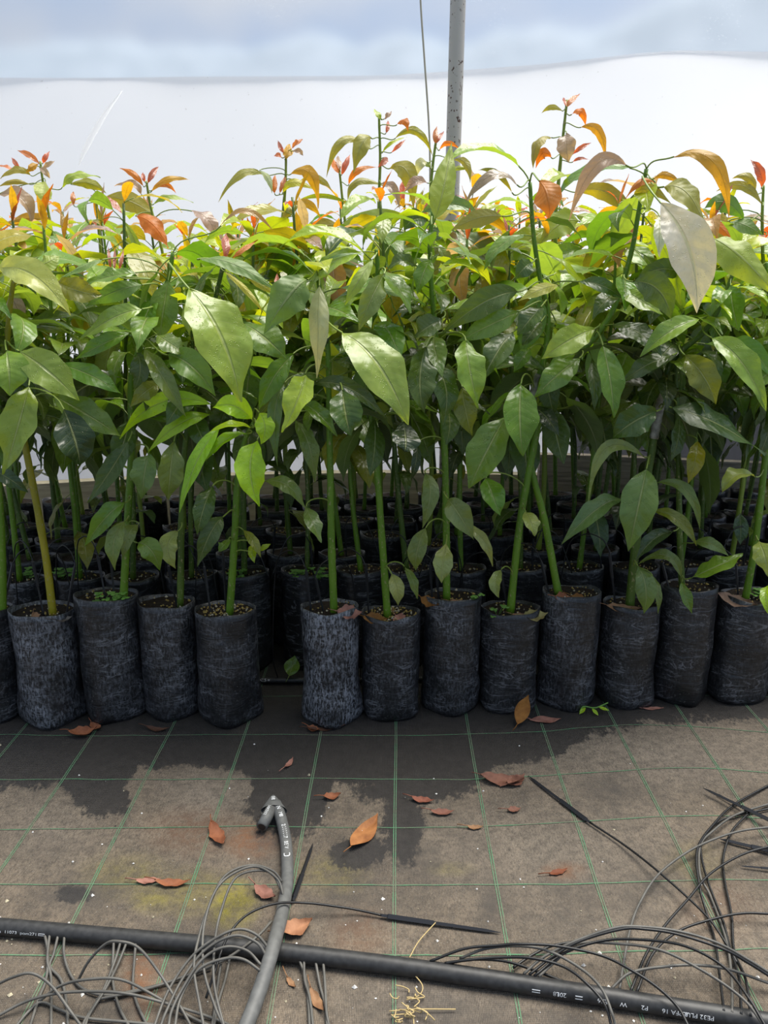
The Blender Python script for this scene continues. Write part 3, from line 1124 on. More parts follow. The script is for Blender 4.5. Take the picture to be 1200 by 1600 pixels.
BAGWORD = ['fifth bag left of the gap', 'fourth bag left of the gap', 'third bag left of the gap', 'second bag left of the gap', 'first bag left of the gap',
           'first bag right of the gap', 'second bag right of the gap', 'third bag right of the gap', 'fourth bag right of the gap', 'fifth bag right of the gap',
           'sixth bag right of the gap', 'seventh bag right of the gap', 'eighth bag right of the gap', 'bag cut by the right edge']


def build_front():
    for i, f in enumerate(FRONT):
        g = at_z(f['cx'], f['base'])
        rad = BAG_R
        for _ in range(3):
            c = Vector((g.x, g.y + rad * 0.97, 0))
            zc = cam_depth(Vector((c.x, c.y, 0.15)))
            rad = f['w'] / 2 / FPX * zc
        rim_y = c.y - rad
        H = at_y(f['cx'], f['rim'], rim_y).z
        c.x = (f['cx'] - 600) / FPX * cam_depth(Vector((0, c.y, 0.0)))
        root = empty('avocado_sapling', (c.x, c.y, mat_height(c.x, c.y)))
        tag(root, f['label'], 'sapling', 'avocado saplings of the front row')
        bag = link('grow_bag', bag_mesh(rad, H, 500 + i, (f['lean'], 0), 0.9 if i in (1, 2, 4, 5, 11) else 0.3, math.pi / 4 + 0.25 * math.sin(i * 2.3) if i in (1, 2, 4) else 0.8 * i), root)
        bag.color = (1, 1, 1, f['dust'])
        so = link('soil', SOIL[i % 3], root, (f['lean'], 0, H - 0.016))
        so.scale = (rad / BAG_R * 0.98, rad / BAG_R * 0.79, 1)
        bt = link('soil_bits', BITS_GOLD if i in (4, 6) else BITS[i % 4], root, (f['lean'], 0, H - 0.015))
        bt.scale = (1, 0.8, 1)
        tag(bt, kind='stuff')
        # stem: soil point at the centre of the bag, depth wandering with height
        pts = []
        m = len(f['stem'])
        sy = c.y - 0.012
        for k, (px, py) in enumerate(f['stem']):
            yy = sy - 0.05 * (k / (m - 1)) ** 1.2
            pts.append(at_y(px, py, yy))
        p0 = pts[0].copy()
        p0.z = H - 0.03
        pts = [p0] + pts[1:]
        r0 = 0.0112 if i != 10 else 0.0135
        st, P = stem_obj(root, pts, r0 * (0.85 if i in (3, 11) else 1), 0.0048, f['col'], 10, i)
        ALL_STEMS.append((root, P, i))
        f.update(root=root, c=c, rad=rad, H=H, P=P, top=H)
        if i in (9, 10):
            add_tape(root, P, 0.36, 0.48, 0.0125)
        if i == 1:
            add_tape(root, P, 0.40, 0.46, 0.0112)
        # leaves that fill the plant behind the ones set one by one
        r = random.Random(900 + i)
        z0, z1 = 0.86, P[-1].z
        n = 26 if i != 4 else 0
        for k in range(n):
            t = (k + r.random()) / n
            z = z0 + (z1 - z0) * t
            q = min(P, key=lambda a: abs(a.z - z))
            az = k * 2.4 + r.uniform(-0.6, 0.6)
            front = math.sin(az) < -0.2
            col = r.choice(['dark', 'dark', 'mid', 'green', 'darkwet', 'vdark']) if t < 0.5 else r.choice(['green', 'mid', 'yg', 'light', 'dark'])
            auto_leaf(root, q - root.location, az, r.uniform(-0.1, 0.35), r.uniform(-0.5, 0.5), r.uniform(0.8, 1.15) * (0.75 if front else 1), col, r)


build_front()

# saplings behind whose shoots stand out against the film: depth and pixel path from the tip down
SPECIAL = [
    dict(y=3.05, stem=[(63, 252), (68, 290), (82, 370), (90, 450)], label='sapling behind the front row with orange shoot nearest the left edge'),
    dict(y=2.85, stem=[(229, 284), (236, 325), (255, 400), (262, 470)], label='sapling behind the front row with orange shoot left of the lone tall one'),
    dict(y=2.80, stem=[(447, 240), (446, 290), (441, 350), (436, 440)], label='sapling whose orange shoot stands alone against the film left of centre'),
    dict(y=2.95, stem=[(530, 262), (536, 320), (545, 400), (548, 470)], label='sapling with orange shoot just left of the pale string'),
    dict(y=2.75, stem=[(592, 178), (594, 250), (592, 330), (596, 420)], label='sapling with bare green shoot rising left of the string'),
    dict(y=2.65, stem=[(682, 214), (675, 270), (672, 330), (676, 420)], label='sapling with orange shoot in front of the steel pole'),
    dict(y=2.60, stem=[(886, 156), (880, 210), (874, 270), (868, 340), (866, 430)], label='sapling whose orange shoot reaches highest, right of the pole'),
    dict(y=2.45, stem=[(1193, 290), (1191, 340), (1192, 400), (1196, 470)], label='sapling behind the front row with orange shoot at the right edge'),
    dict(y=3.10, stem=[(150, 300), (152, 330), (158, 400)], label='sapling with small orange bud between the two leftmost shoots'),
    dict(y=2.50, stem=[(182, 388), (184, 420), (190, 470)], label='sapling with a cluster of upright pink buds behind the front row'),
]


def back_plant(root, base, pts_top, r, col, seed, leaf_n, z0=0.84, front_bias=False, tips=5, row=1):
    """bag, soil, stem, leaves at base; pts_top: world points of the stem from low to high"""
    bag = link('grow_bag', BACK_BAGS[seed % 3], root)
    bag.rotation_euler = (0, 0, r.uniform(-0.3, 0.3))
    bag.color = (1, 1, 1, r.uniform(0.0, 0.3))
    so = link('soil', SOIL[seed % 3], root, (0, 0, BAG_H - 0.016))
    so.scale = (1, 0.8, 1)
    so.rotation_euler = bag.rotation_euler
    if row <= 1:
        bt = link('soil_bits', BITS[seed % 4], root, (0, 0, BAG_H - 0.015))
        bt.scale = (1, 0.8, 1)
        bt.rotation_euler = bag.rotation_euler
        tag(bt, kind='stuff')
    pts = [Vector((base.x, base.y, BAG_H - 0.03))] + pts_top
    st, P = stem_obj(root, pts, r.uniform(0.0078, 0.0105), 0.0038, col, 7, seed)
    z1 = P[-1].z
    o3 = root.location
    for k in range(leaf_n):
        t = (k + r.random()) / leaf_n
        t = t ** 0.85
        z = z0 + (z1 - 0.01 - z0) * t
        q = min(P, key=lambda a: abs(a.z - z))
        az = k * 2.4 + r.uniform(-0.5, 0.5)
        x = r.random()
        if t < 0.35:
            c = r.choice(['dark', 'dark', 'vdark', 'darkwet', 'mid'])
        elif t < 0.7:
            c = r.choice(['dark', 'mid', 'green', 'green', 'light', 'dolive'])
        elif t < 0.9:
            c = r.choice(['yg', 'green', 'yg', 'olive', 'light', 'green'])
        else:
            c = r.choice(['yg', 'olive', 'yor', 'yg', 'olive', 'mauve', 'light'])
        var = r.choice([1, 3, 4, 7, 9]) if t < 0.3 else None
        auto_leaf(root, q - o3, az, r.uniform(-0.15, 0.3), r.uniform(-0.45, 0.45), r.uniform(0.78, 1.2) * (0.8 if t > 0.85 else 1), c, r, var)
    for k in range(tips):
        c = r.choice(['orange', 'ored', 'olive', 'yor', 'mauve', 'yor', 'yg'])
        auto_leaf(root, P[-1] - o3 - Vector((0, 0, r.uniform(0, 0.05))), k * 2.4 + r.uniform(-0.4, 0.4), r.uniform(-0.2, 0.2), r.uniform(-0.3, 0.3), r.uniform(0.28, 0.62), c, r, None, True)
    # a few old leaves low on the stem
    for k in range(r.choice([2, 3, 3, 4, 5] if row <= 2 else [0, 1, 1, 2])):
        z = r.uniform(0.44, 0.84)
        q = min(P, key=lambda a: abs(a.z - z))
        auto_leaf(root, q - o3, r.uniform(0, 6.28), r.uniform(0, 0.3), 0, r.uniform(0.5, 0.9), r.choice(['dark', 'dull', 'vdark', 'dolive', 'dull', 'bdark']), r, r.choice([1, 3, 4, 9]))
    return P


def build_back():
    r = random.Random(21)
    taken = []
    for i, s in enumerate(SPECIAL):
        tops = [at_y(px, py, s['y']) for px, py in s['stem']][::-1]
        low = tops[0]
        bx, by = low.x, s['y']
        mid = [Vector((bx + r.uniform(-0.01, 0.01), by, z)) for z in (0.55, 0.85) if z < low.z - 0.1]
        root = empty('avocado_sapling', (bx, by, 0.0))
        tag(root, s['label'], 'sapling', 'avocado saplings whose shoots rise above the canopy')
        P = back_plant(root, Vector((bx, by, 0)), mid + tops, r, STEM_L, i, 20, z0=0.85, tips=0)
        # keep the procedural leaves below the shoot
        for o in list(root.children):
            if o.name.startswith('leaf') and o.location.z > min(tops[0].z + 0.10, tops[-1].z - 0.16):
                bpy.data.objects.remove(o)
        ALL_STEMS.append((root, P, 100 + i))
        s['P'] = P
        taken.append((bx, by))
    seed = 40
    for row, yr in enumerate((2.37, 2.56, 2.75, 2.94, 3.13, 3.33)):
        half = 0.5 * (yr * CP + 0.2) + 0.12
        n = int(2 * half / 0.176)
        for k in range(n + 1):
            x = -half + 2 * half * k / n + (0.5 if row % 2 else 0) * 0.09 + r.uniform(-0.02, 0.02)
            y = yr + 0.06 * x + r.uniform(-0.015, 0.015)
            if row == 0:
                px = to_px(Vector((x, y, 0.3)))[0]
                if 400 < px < 468:
                    continue
            if any((x - a) ** 2 + (y - b) ** 2 < 0.155 ** 2 for a, b in taken):
                continue
            seed += 1
            root = empty('avocado_sapling', (x, y, 0.0))
            ppx = to_px(Vector((x, y, 1.4)))[0]
            # the canopy is a little lower around the two dips of the skyline
            H = r.uniform(1.28, 1.45) + 0.012 * row + 0.04 * math.exp(-((ppx - 560) / 140) ** 2) + 0.05 * math.exp(-((ppx - 880) / 120) ** 2)
            lx, ly = r.uniform(-0.09, 0.09), r.uniform(-0.07, 0.05)
            tops = [Vector((x + lx * f + r.uniform(-.012, .012), y + ly * f, z)) for f, z in ((0.3, 0.6), (0.6, 0.85), (0.85, 1.1), (1.0, H))]
            px3 = to_px(Vector((x, y, 0.3)))[0]
            j = min(range(len(FRONT)), key=lambda q: abs(FRONT[q]['cx'] - px3))
            dx = px3 - FRONT[j]['cx']
            where = 'straight behind the ' if abs(dx) < 24 else ('just left behind the ' if dx < 0 else 'just right behind the ')
            lab = ('second', 'third', 'fourth', 'fifth', 'sixth', 'rearmost')[row] + '-row sapling ' + where + BAGWORD[j]
            if px3 < 0 or px3 > 1200:
                lab = ('second', 'third', 'fourth', 'fifth', 'sixth', 'rearmost')[row] + '-row sapling ' + ('beyond the left edge' if px3 < 0 else 'beyond the right edge')
            grp = 'avocado saplings of the second row' if row == 0 else 'avocado saplings of the rear rows'
            tag(root, lab, 'sapling', grp)
            back_plant(root, Vector((x, y, 0)), tops, r, r.choice([STEM_B, STEM_G, STEM_B]), seed, (30, 26, 23, 21, 20, 20)[row], z0=0.78, tips=(3, 4, 4, 4, 5, 5)[row], row=row + 1)


build_back()

# ------------------------------------------------------------------ leaves set one by one
# (base x, y, mid x, y, tip x, y, width, colour[, flags])   flags: u = underside to the viewer, dN.NN = depth, rN = roll
HERO = '''
-5 420 52 432 110 493 44 paleolive
5 363 60 383 112 420 30 yg u
0 384 32 396 66 418 24 green
55 420 74 410 93 400 27 yg u
160 406 125 419 91 437 14 green u
212 426 170 434 128 446 26 mid
222 445 180 457 134 479 26 green u
88 440 122 455 160 461 34 dolive
192 345 214 384 228 436 11 light
213 338 240 352 263 388 32 orange u
165 308 206 317 243 340 26 olive u
240 319 264 306 302 317 14 yg u
97 293 118 274 157 278 18 yg u
112 287 140 287 166 302 15 olive u
-2 305 34 312 52 358 27 mauve
85 351 45 342 -5 355 20 yor u
62 256 45 243 27 235 9 orange
67 255 71 246 78 236 7 ored
62 262 71 269 78 279 9 mauve
60 256 50 261 41 270 10 yor u
66 263 75 258 86 251 8 mauve
30 264 24 255 18 246 6 red
22 268 8 261 -5 260 8 orange
48 274 24 266 -3 283 11 olive u
46 288 20 284 -4 293 9 olive u
71 283 69 300 68 319 25 yg u
224 291 208 272 187 263 10 orange u
231 286 238 272 248 260 8 ored
226 284 224 277 223 269 6 red
221 304 206 288 179 291 13 mauve
237 299 262 281 296 281 10 yor u
238 297 258 289 275 302 8 orange
173 420 171 404 169 386 5 red
179 421 179 405 180 388 5 ored
186 422 190 406 193 389 5 red
115 320 114 309 115 299 7 orange
411 273 375 274 341 316 14 olive u
406 267 419 280 425 302 9 pale u
443 239 438 230 434 219 6 ored
455 233 464 224 473 218 9 orange
458 236 467 237 474 244 9 mauve
440 246 434 242 428 244 7 orange
446 248 450 236 452 225 15 yor u
429 302 428 287 430 273 10 orange u
437 302 442 288 447 274 7 orange
455 272 484 272 497 326 20 yor u
470 282 497 280 521 301 10 olive u
442 301 459 285 493 298 14 yellow u
345 353 384 331 427 361 11 yor
455 319 481 319 501 341 12 yor u
440 346 452 330 472 318 12 olive u
547 320 502 307 459 318 6 yg
575 231 535 221 510 278 14 olive u
580 216 566 224 552 271 26 olive u
530 271 524 259 520 247 10 orange u
534 273 540 258 547 241 9 ored
531 266 529 254 528 243 8 mauve
545 288 559 267 589 261 10 orange u
543 313 559 284 602 292 13 olive u
598 238 612 224 636 214 5 yg
605 247 600 253 590 262 8 red
632 337 560 352 477 404 28 yg u
530 352 490 364 455 413 26 olive u
552 370 530 385 515 419 16 yg u
466 396 412 386 347 426 15 blue
312 405 366 414 429 453 26 green u
350 424 385 455 413 491 9 yellow u
388 435 408 446 431 461 10 yellow u
480 437 453 462 412 522 54 green u
499 447 497 508 495 591 30 pale u
503 420 530 402 588 398 8 blue
550 388 534 425 518 470 46 dull
583 405 560 440 538 478 20 yg u
600 428 580 468 560 518 29 dull
434 454 433 441 433 427 8 red
352 404 352 385 353 364 12 red
300 330 325 345 339 376 24 mauve
363 403 383 388 404 374 9 orange u
430 362 411 366 411 386 15 mauve
620 195 632 189 637 206 12 orange u
596 186 590 178 584 170 9 yg
600 186 606 180 612 174 8 mauve
603 208 606 198 606 188 6 red
612 238 622 229 634 218 6 red
680 342 694 292 706 222 37 yg u
618 216 650 205 676 244 12 olive u
687 234 700 224 720 234 7 orange u
681 224 680 212 683 197 8 orange
682 224 688 213 694 205 6 ored
667 254 657 256 653 273 15 pale
672 262 667 255 660 252 9 yg u
710 250 728 256 735 286 11 olive u
700 270 718 262 738 266 8 yg u
610 263 636 269 646 326 27 olive u
668 286 650 285 631 301 17 mauve
597 287 613 296 625 326 17 mauve
808 289 770 275 727 316 19 mauve
800 301 775 271 747 266 8 olive u
660 332 706 320 752 338 25 blue
785 338 745 342 704 361 25 olive u
843 283 855 306 858 342 42 orange u
862 215 840 221 833 264 18 olive u
861 246 848 240 837 263 15 orange u
886 167 894 157 907 146 9 orange
884 166 882 159 880 152 5 red
878 173 862 168 846 177 7 olive u
893 179 908 175 915 198 12 orange u
908 199 935 206 946 252 13 yor u
885 209 885 230 889 254 27 mauve
895 241 908 231 924 223 6 red
895 253 907 248 922 250 5 red
852 358 815 384 765 412 40 light
712 362 754 398 791 456 48 dark
905 346 876 350 842 383 36 yg u
908 388 875 398 837 417 27 light
830 411 818 420 805 438 24 darkwet
872 446 844 453 809 471 19 yellow u
808 456 756 474 690 522 34 dark
672 405 661 430 652 459 28 green
685 385 695 402 706 426 18 pdull
630 363 612 389 592 429 26 blue
668 345 646 344 631 361 27 dark
650 415 626 409 605 423 24 dark
700 362 680 366 655 385 22 dark
978 258 930 261 889 346 23 mauve
1053 245 1114 254 1139 341 24 yor u
1033 318 1078 396 1089 489 70 silver d1.74
1030 338 1030 370 1030 402 18 silver
1037 292 1074 302 1101 357 40 olive u
1022 284 1000 285 977 311 12 orange u
1022 279 1041 274 1067 289 11 yor u
990 305 1016 297 1049 319 14 olive u
903 300 950 303 996 343 22 olive u
1108 372 1150 396 1216 466 54 yg u
1097 343 1122 353 1145 377 16 orange u
1162 343 1132 317 1100 326 25 green u
1140 346 1164 352 1192 368 24 green u
1190 293 1188 270 1172 249 13 ored
1180 301 1170 277 1144 279 14 olive u
1190 319 1160 291 1119 299 14 olive u
1197 367 1180 378 1163 394 10 red
1072 432 1035 421 992 438 26 dark
978 455 1002 471 1036 491 38 light
990 440 1030 455 1049 501 40 darkwet
905 440 940 447 973 466 22 dark
900 336 935 350 968 379 27 yg u
222 483 176 499 123 533 34 silvg
203 520 160 539 119 561 26 mid
10 548 14 580 15 618 54 light
30 549 76 582 123 626 50 light
95 570 142 588 191 616 32 green
82 617 136 649 191 683 40 mid
45 603 28 670 7 741 52 light
-12 734 15 749 44 769 22 bdark
100 640 118 690 125 727 54 vdark
215 552 219 580 210 608 28 darkwet
245 523 268 539 292 554 32 dull
225 543 255 592 290 651 28 dull
250 600 228 612 203 636 22 dolive
232 710 226 740 222 779 38 dull
272 690 266 740 263 781 36 dull
200 690 172 738 137 786 30 dark
330 632 250 631 187 686 24 lime
328 648 280 664 231 707 22 lime
343 668 308 722 280 801 25 limeg
393 655 366 635 332 637 31 lime
392 668 360 664 325 677 14 lime
386 678 350 690 321 721 20 limeg
402 688 391 735 404 791 44 lime
405 645 414 668 408 694 28 lime
458 553 426 594 405 641 30 green
445 598 429 650 434 729 22 blue
477 585 466 624 442 676 43 limep
296 452 346 530 376 628 84 silvg d1.72
380 505 415 530 448 561 50 mid
262 555 300 574 336 619 42 mid
535 520 592 574 638 664 70 silvg d1.76
490 600 546 608 606 656 26 darkwet
470 628 500 650 526 682 26 mid
460 655 482 696 492 753 26 dull
535 610 540 648 548 681 50 dark
415 752 450 760 478 796 24 dull
479 792 490 820 502 848 24 dull
665 543 656 594 663 645 42 dark
678 568 697 610 692 663 36 dark
728 533 734 580 748 638 45 light
800 520 778 550 755 593 40 dark
845 480 828 500 808 524 34 darkwet
845 503 830 522 815 541 24 darkwet
828 545 815 562 803 581 22 mid
690 498 665 514 648 526 38 darkwet
810 487 766 509 714 534 34 mid
814 600 812 655 817 713 52 green
790 650 760 708 733 763 56 mid
722 605 728 645 737 681 32 dolive
928 514 888 534 846 561 40 light
905 560 870 588 835 621 38 mid
630 660 634 690 632 706 40 vdark
652 696 650 722 642 752 14 vdark
665 740 672 772 660 826 24 dull
700 780 718 806 740 843 36 dull
760 748 770 776 782 806 36 green
665 825 652 860 650 891 28 dull
822 800 830 818 836 838 24 pdull
697 850 692 882 690 911 28 pdull
783 890 774 912 780 934 18 pdull
612 897 620 920 622 946 22 pdull
632 885 645 908 652 936 14 dull
725 820 755 845 770 885 16 pdull
942 540 953 595 960 653 38 green
925 560 928 600 929 644 16 dark
1093 498 1046 520 1000 558 34 silvg
1112 528 1160 570 1197 643 42 light
1140 533 1176 550 1211 596 30 green
1050 555 1010 572 972 598 28 darkwet
1070 555 1100 590 1118 631 40 dolive
1050 637 1120 664 1196 711 50 bdark
1025 643 990 660 956 686 40 dark
1005 713 945 704 919 791 18 pdull
1010 733 998 790 982 861 52 dull
972 779 930 799 877 851 32 blue
1028 754 1074 770 1094 831 18 dull
1017 797 1060 814 1088 853 20 dolive
1052 830 1020 845 995 876 24 bdark
1065 905 1042 869 998 881 18 dull
997 885 1009 920 1006 959 30 dull
1020 900 1028 928 1028 959 11 dull
1080 903 1120 886 1161 866 30 mid
1065 910 1072 935 1082 959 18 mid
1085 848 1110 850 1139 869 18 dull
1180 745 1150 744 1128 771 28 pdull
1090 690 1086 720 1075 756 24 olive
1185 845 1195 870 1201 901 30 pdull
1200 915 1196 935 1204 965 16 lime
195 786 166 809 132 854 30 mid
195 815 178 848 180 891 24 dull
215 848 236 860 250 891 30 mid
215 820 200 838 192 875 20 dull
278 830 262 856 275 889 26 pdull
332 760 318 796 308 837 30 dark
348 808 328 836 308 886 28 dark
380 828 397 848 407 871 14 dolive
396 850 394 864 398 880 12 yg
402 862 412 856 423 850 9 yg
357 842 350 852 341 862 16 mid
'''


def hero_leaf(bx, by, mx, my, tx, ty, w, col, flags, seed):
    r = random.Random(seed)
    # stem this leaf grows from
    best, bd = None, 1e9
    for root, P, key in ALL_STEMS:
        if key < 100 and by < 395 and key not in (8, 9):
            if not (key in (2, 7, 10) and by > 325):
                continue
        if key >= 100 and by > 400:
            continue
        for p in P:
            x, y = to_px(p)
            d = math.hypot(x - bx, (y - by) * 1.0) + (0 if y >= by - 25 else 30)
            if d < bd:
                bd, best = d, (root, P, key, p)
    root, P, key, sp = best
    young = col in YOUNG
    D = sp.y
    L_px = math.hypot(mx - bx, my - by) + math.hypot(tx - mx, ty - my)
    depth = D - (0.02 + 0.0022 * w + r.uniform(0, 0.03)) * (1 if key < 100 else 0.6)
    roll = r.uniform(-30, 30)
    twist = r.uniform(-55, 55)
    under = False
    for fl in flags:
        if fl[0] == 'd':
            depth = float(fl[1:])
        elif fl[0] == 'r':
            roll = float(fl[1:])
        elif fl == 'u':
            under = True
    # tip leans towards or away from the viewer: drooping leaves come forward
    droop = (ty - by) / (L_px + 1)
    dd = -0.05 * droop + r.uniform(-0.03, 0.03)
    p0, p1, p2 = at_y(bx, by, depth), at_y(mx, my, depth - 0.015 + dd * 0.5), at_y(tx, ty, depth + dd)
    c = p1 * 2 - (p0 + p2) * 0.5
    vw = (Vector((0, 0, CAM_H)) - p1).normalized()
    c = c + (vw + Vector((0, 0, 0.2))) * (0.11 * (p2 - p0).length)
    NU = 16
    path = []
    for i in range(NU + 1):
        t = i / NU
        path.append(p0 * (1 - t) ** 2 + c * 2 * t * (1 - t) + p2 * t * t)
    W = w * cam_depth(p1) / FPX / math.cos(math.radians(roll)) * 1.10
    view = (Vector((0, 0, CAM_H)) - p1).normalized()
    ups = []
    for i in range(NU + 1):
        T = (path[min(i + 1, NU)] - path[max(i - 1, 0)]).normalized()
        n = view + Vector((0, 0, 0.55))
        n = (n - T * n.dot(T)).normalized()
        q = Matrix.Rotation(math.radians(roll + twist * (i / NU - 0.4)), 3, T)
        n = q @ n
        if under:
            n = -n
        ups.append(n)
    V, UV, F = blade_geo(path, ups, W, 0.30 + r.uniform(-0.12, 0.25), r.uniform(0.03, 0.075), seed, NU, 6, FLIP)
    # petiole to the stem
    a = sp
    dist = (a - p0).length
    d0 = (path[0] - path[1]).normalized()
    k1 = a + Vector((0, 0, 0.25 * dist)) + (p0 - a) * 0.2
    k2 = p0 + d0 * 0.35 * dist
    pp = [a * (1 - t) ** 3 + k1 * 3 * t * (1 - t) ** 2 + k2 * 3 * t * t * (1 - t) + p0 * t ** 3 for t in [q / 9 for q in range(10)]]
    wr = 0.0015 + 0.0007 * min(1.0, w / 40)
    o3 = Vector(root.location)
    me = raw_mesh('leaf_blade', [v - o3 for v in V], F, [M['young' if young else 'leaf']], True, UV)
    o = link('leaf', me, root)
    o.color = jitter(PAL[col], r, 0.08)
    pv, pf = tube_geo(pp, wr, 5, cap=False)
    link('petiole', raw_mesh('petiole', [v - o3 for v in pv], pf, [M['petiole']]), o)


for n_, ln in enumerate([x for x in HERO.strip().split('\n') if x.strip()]):
    a = ln.split()
    hero_leaf(*[float(v) for v in a[:6]], float(a[6]), a[7], a[8:], 1000 + n_)

# ------------------------------------------------------------------ drip stakes and tubes among the bags
def stake_geo(p0, p1, r):
    """a pointed cross-section stake from p0 (tip) to p1 (head)"""
    p0, p1 = Vector(p0), Vector(p1)
    path = [p0, p0.lerp(p1, 0.12), p0.lerp(p1, 0.55), p0.lerp(p1, 0.56), p0.lerp(p1, 0.94), p0.lerp(p1, 0.95), p1]
    return tube_geo(path, [r * 0.15, r * 0.75, r * 0.85, r * 1.15, r * 1.2, r * 0.8, r * 0.7], 4)


def drip_stake(foot, head, loop, label, group):
    root = empty('drip_stake', foot)
    tag(root, label, 'drip stake', group)
    V, F = stake_geo(foot, head, 0.0036)
    link('spike', raw_mesh('spike', [v - Vector(foot) for v in V], F, [M['stake']], False), root)
    tube_obj('supply_tube', catmull([head] + loop, 7), 0.0019, M['tube_black'], root, 6, foot)


def build_stakes():
    r = random.Random(5)
    spec = {0: [(20, 880)], 1: [(50, 872), (118, 880)], 2: [(152, 865), (172, 862)], 3: [(262, 880)], 4: [(318, 880), (348, 862)], 5: [(478, 888), (492, 900)], 6: [(572, 885)],
            7: [(672, 880), (682, 890)], 8: [(782, 890)], 9: [(845, 875)], 10: [(952, 860)], 11: [(1035, 880)], 12: [(1150, 880)]}
    for i, lst in spec.items():
        f = FRONT[i]
        for k, (hx, hy) in enumerate(lst):
            c = f['c']
            head = at_y(hx, hy, c.y + 0.005)
            foot = Vector((max(c.x - f['rad'] * 0.75, min(c.x + f['rad'] * 0.75, head.x + r.uniform(0.005, 0.03))), c.y - 0.02, f['H'] - 0.035))
            s = r.choice([-1, 1])
            loop = [head + Vector((0.02 * s, 0.02, 0.03)), head + Vector((0.06 * s, 0.06, 0.03)), head + Vector((0.10 * s, 0.10, -0.04)), Vector((head.x + 0.12 * s, c.y + 0.115, 0.14)), Vector((head.x + 0.12 * s, 2.215 + 0.05 * head.x, 0.02))]
            side = '' if len(lst) == 1 else ('left ' if k == 0 else 'right ')
            drip_stake(foot, head, loop, f'{side}black drip stake with looped tube in the {BAGWORD[i]}'.strip(), 'drip stakes in the front bags')
    for row, yr in ((0, 2.37), (1, 2.56)):
        for k in range(11):
            px = 40 + k * 113 + row * 50
            x = (px - 600) / FPX * (yr * CP + 0.87 * SP)
            y = yr + 0.06 * x - 0.03
            foot = Vector((x, y, 0.30))
            head = foot + Vector((r.uniform(-0.03, 0.02), 0.0, 0.13))
            s = r.choice([-1, 1])
            loop = [head + Vector((0.02 * s, -0.01, 0.03)), head + Vector((0.07 * s, -0.03, 0.02)), head + Vector((0.12 * s, -0.05, -0.10))]
            near = min(range(len(FRONT)), key=lambda q: abs(FRONT[q]['cx'] - px))
            drip_stake(foot, head, loop, f"{('second', 'third')[row]}-row drip stake behind the {BAGWORD[near]}", 'drip stakes in the rows behind')


build_stakes()


# ------------------------------------------------------------------ pipes, hose and thin tubes on the ground
def print_text(parent, body, path, r, s0, size, ang, flip=False, mat='print', h_scale=1.0):
    """lettering wrapped on a pipe: path = world points, s0 = start along the path, ang = angle round the pipe from straight up towards the viewer"""
    cu = bpy.data.curves.new('print', 'FONT')
    cu.body = body
    cu.size = size
    ob = bpy.data.objects.new('print_tmp', cu)
    me = bpy.data.meshes.new_from_object(ob)
    bpy.data.objects.remove(ob)
    V = [v.co.copy() for v in me.vertices]
    F = [tuple(p.vertices) for p in me.polygons]
    bpy.data.meshes.remove(me)
    bpy.data.curves.remove(cu)
    if not V:
        return
    P = [Vector(p[:3]) for p in path]
    S = [0.0]
    for a, b in zip(P, P[1:]):
        S.append(S[-1] + (b - a).length)
    W = max(v.x for v in V)
    out = []
    for v in V:
        u, w = (W - v.x, size * 0.7 - v.y) if flip else (v.x, v.y)
        s = s0 + u
        i = max(0, min(len(S) - 2, next((k for k in range(len(S) - 1) if S[k + 1] >= s), len(S) - 2)))
        T = (P[i + 1] - P[i]).normalized()
        c = P[i] + T * (s - S[i])
        side = Vector((T.y, -T.x, 0)).normalized()
        if side.y > 0 and abs(T.x) > abs(T.y):
            side = -side
        up = T.cross(side)
        up = up if up.z > 0 else -up
        a = ang - (w - size * 0.35) * h_scale / r
        out.append(c + (up * math.cos(a) + side * math.sin(a)) * (r + 0.0004))
    o3 = Vector(parent.location)
    link('print', raw_mesh('print', [v - o3 for v in out], F, [M[mat]], False), parent)


def gpath(spec, per=7):
    pts = [at_z(p[0], p[1], p[2] if len(p) > 2 else 0.006) for p in spec]
    return [Vector(p) for p in catmull(pts, per)]


PIPE_R = 0.0158
main_path = gpath([(-260, 1432, PIPE_R), (-120, 1438, PIPE_R), (0, 1448, PIPE_R), (220, 1467, PIPE_R), (400, 1483, PIPE_R), (530, 1498, PIPE_R), (640, 1512, PIPE_R), (800, 1535, PIPE_R), (1000, 1566, PIPE_R), (1190, 1596, PIPE_R), (1400, 1632, PIPE_R)], 6)
mc = main_path[len(main_path) // 2]
main_root = empty('irrigation_pipe', (mc.x, mc.y, 0))
tag(main_root, 'thick black irrigation pipe with white print lying across the foreground', 'pipe')
tube_obj('pipe_body', main_path, PIPE_R, M['pipe'], main_root, 20, main_root.location)


def arc_len(path, px):
    s = 0.0
    for a, b in zip(path, path[1:]):
        if to_px(b)[0] >= px:
            return s
        s += (b - a).length
    return s


for body, px, sz, fl, hs in (('Gnatanova  11073  pom2711', 0, 0.0105, False, 0.7), ('=', 80, 0.024, False, 0.6), ('=', 843, 0.030, True, 0.6), ('L8', 874, 0.0115, True, 0.9), ('2018', 889, 0.0115, True, 0.9),
                             ('=', 928, 0.026, True, 0.8), ('E26', 940, 0.0115, True, 0.9), ('W', 978, 0.0115, True, 0.9), ('P2', 1014, 0.0115, True, 0.9), ('8 PFA 16', 1042, 0.0115, True, 0.9), ('PE32 PLUS', 1092, 0.0115, True, 0.9)):
    print_text(main_root, body, main_path, PIPE_R, arc_len(main_path, px), sz, 1.25, fl, 'print', hs)

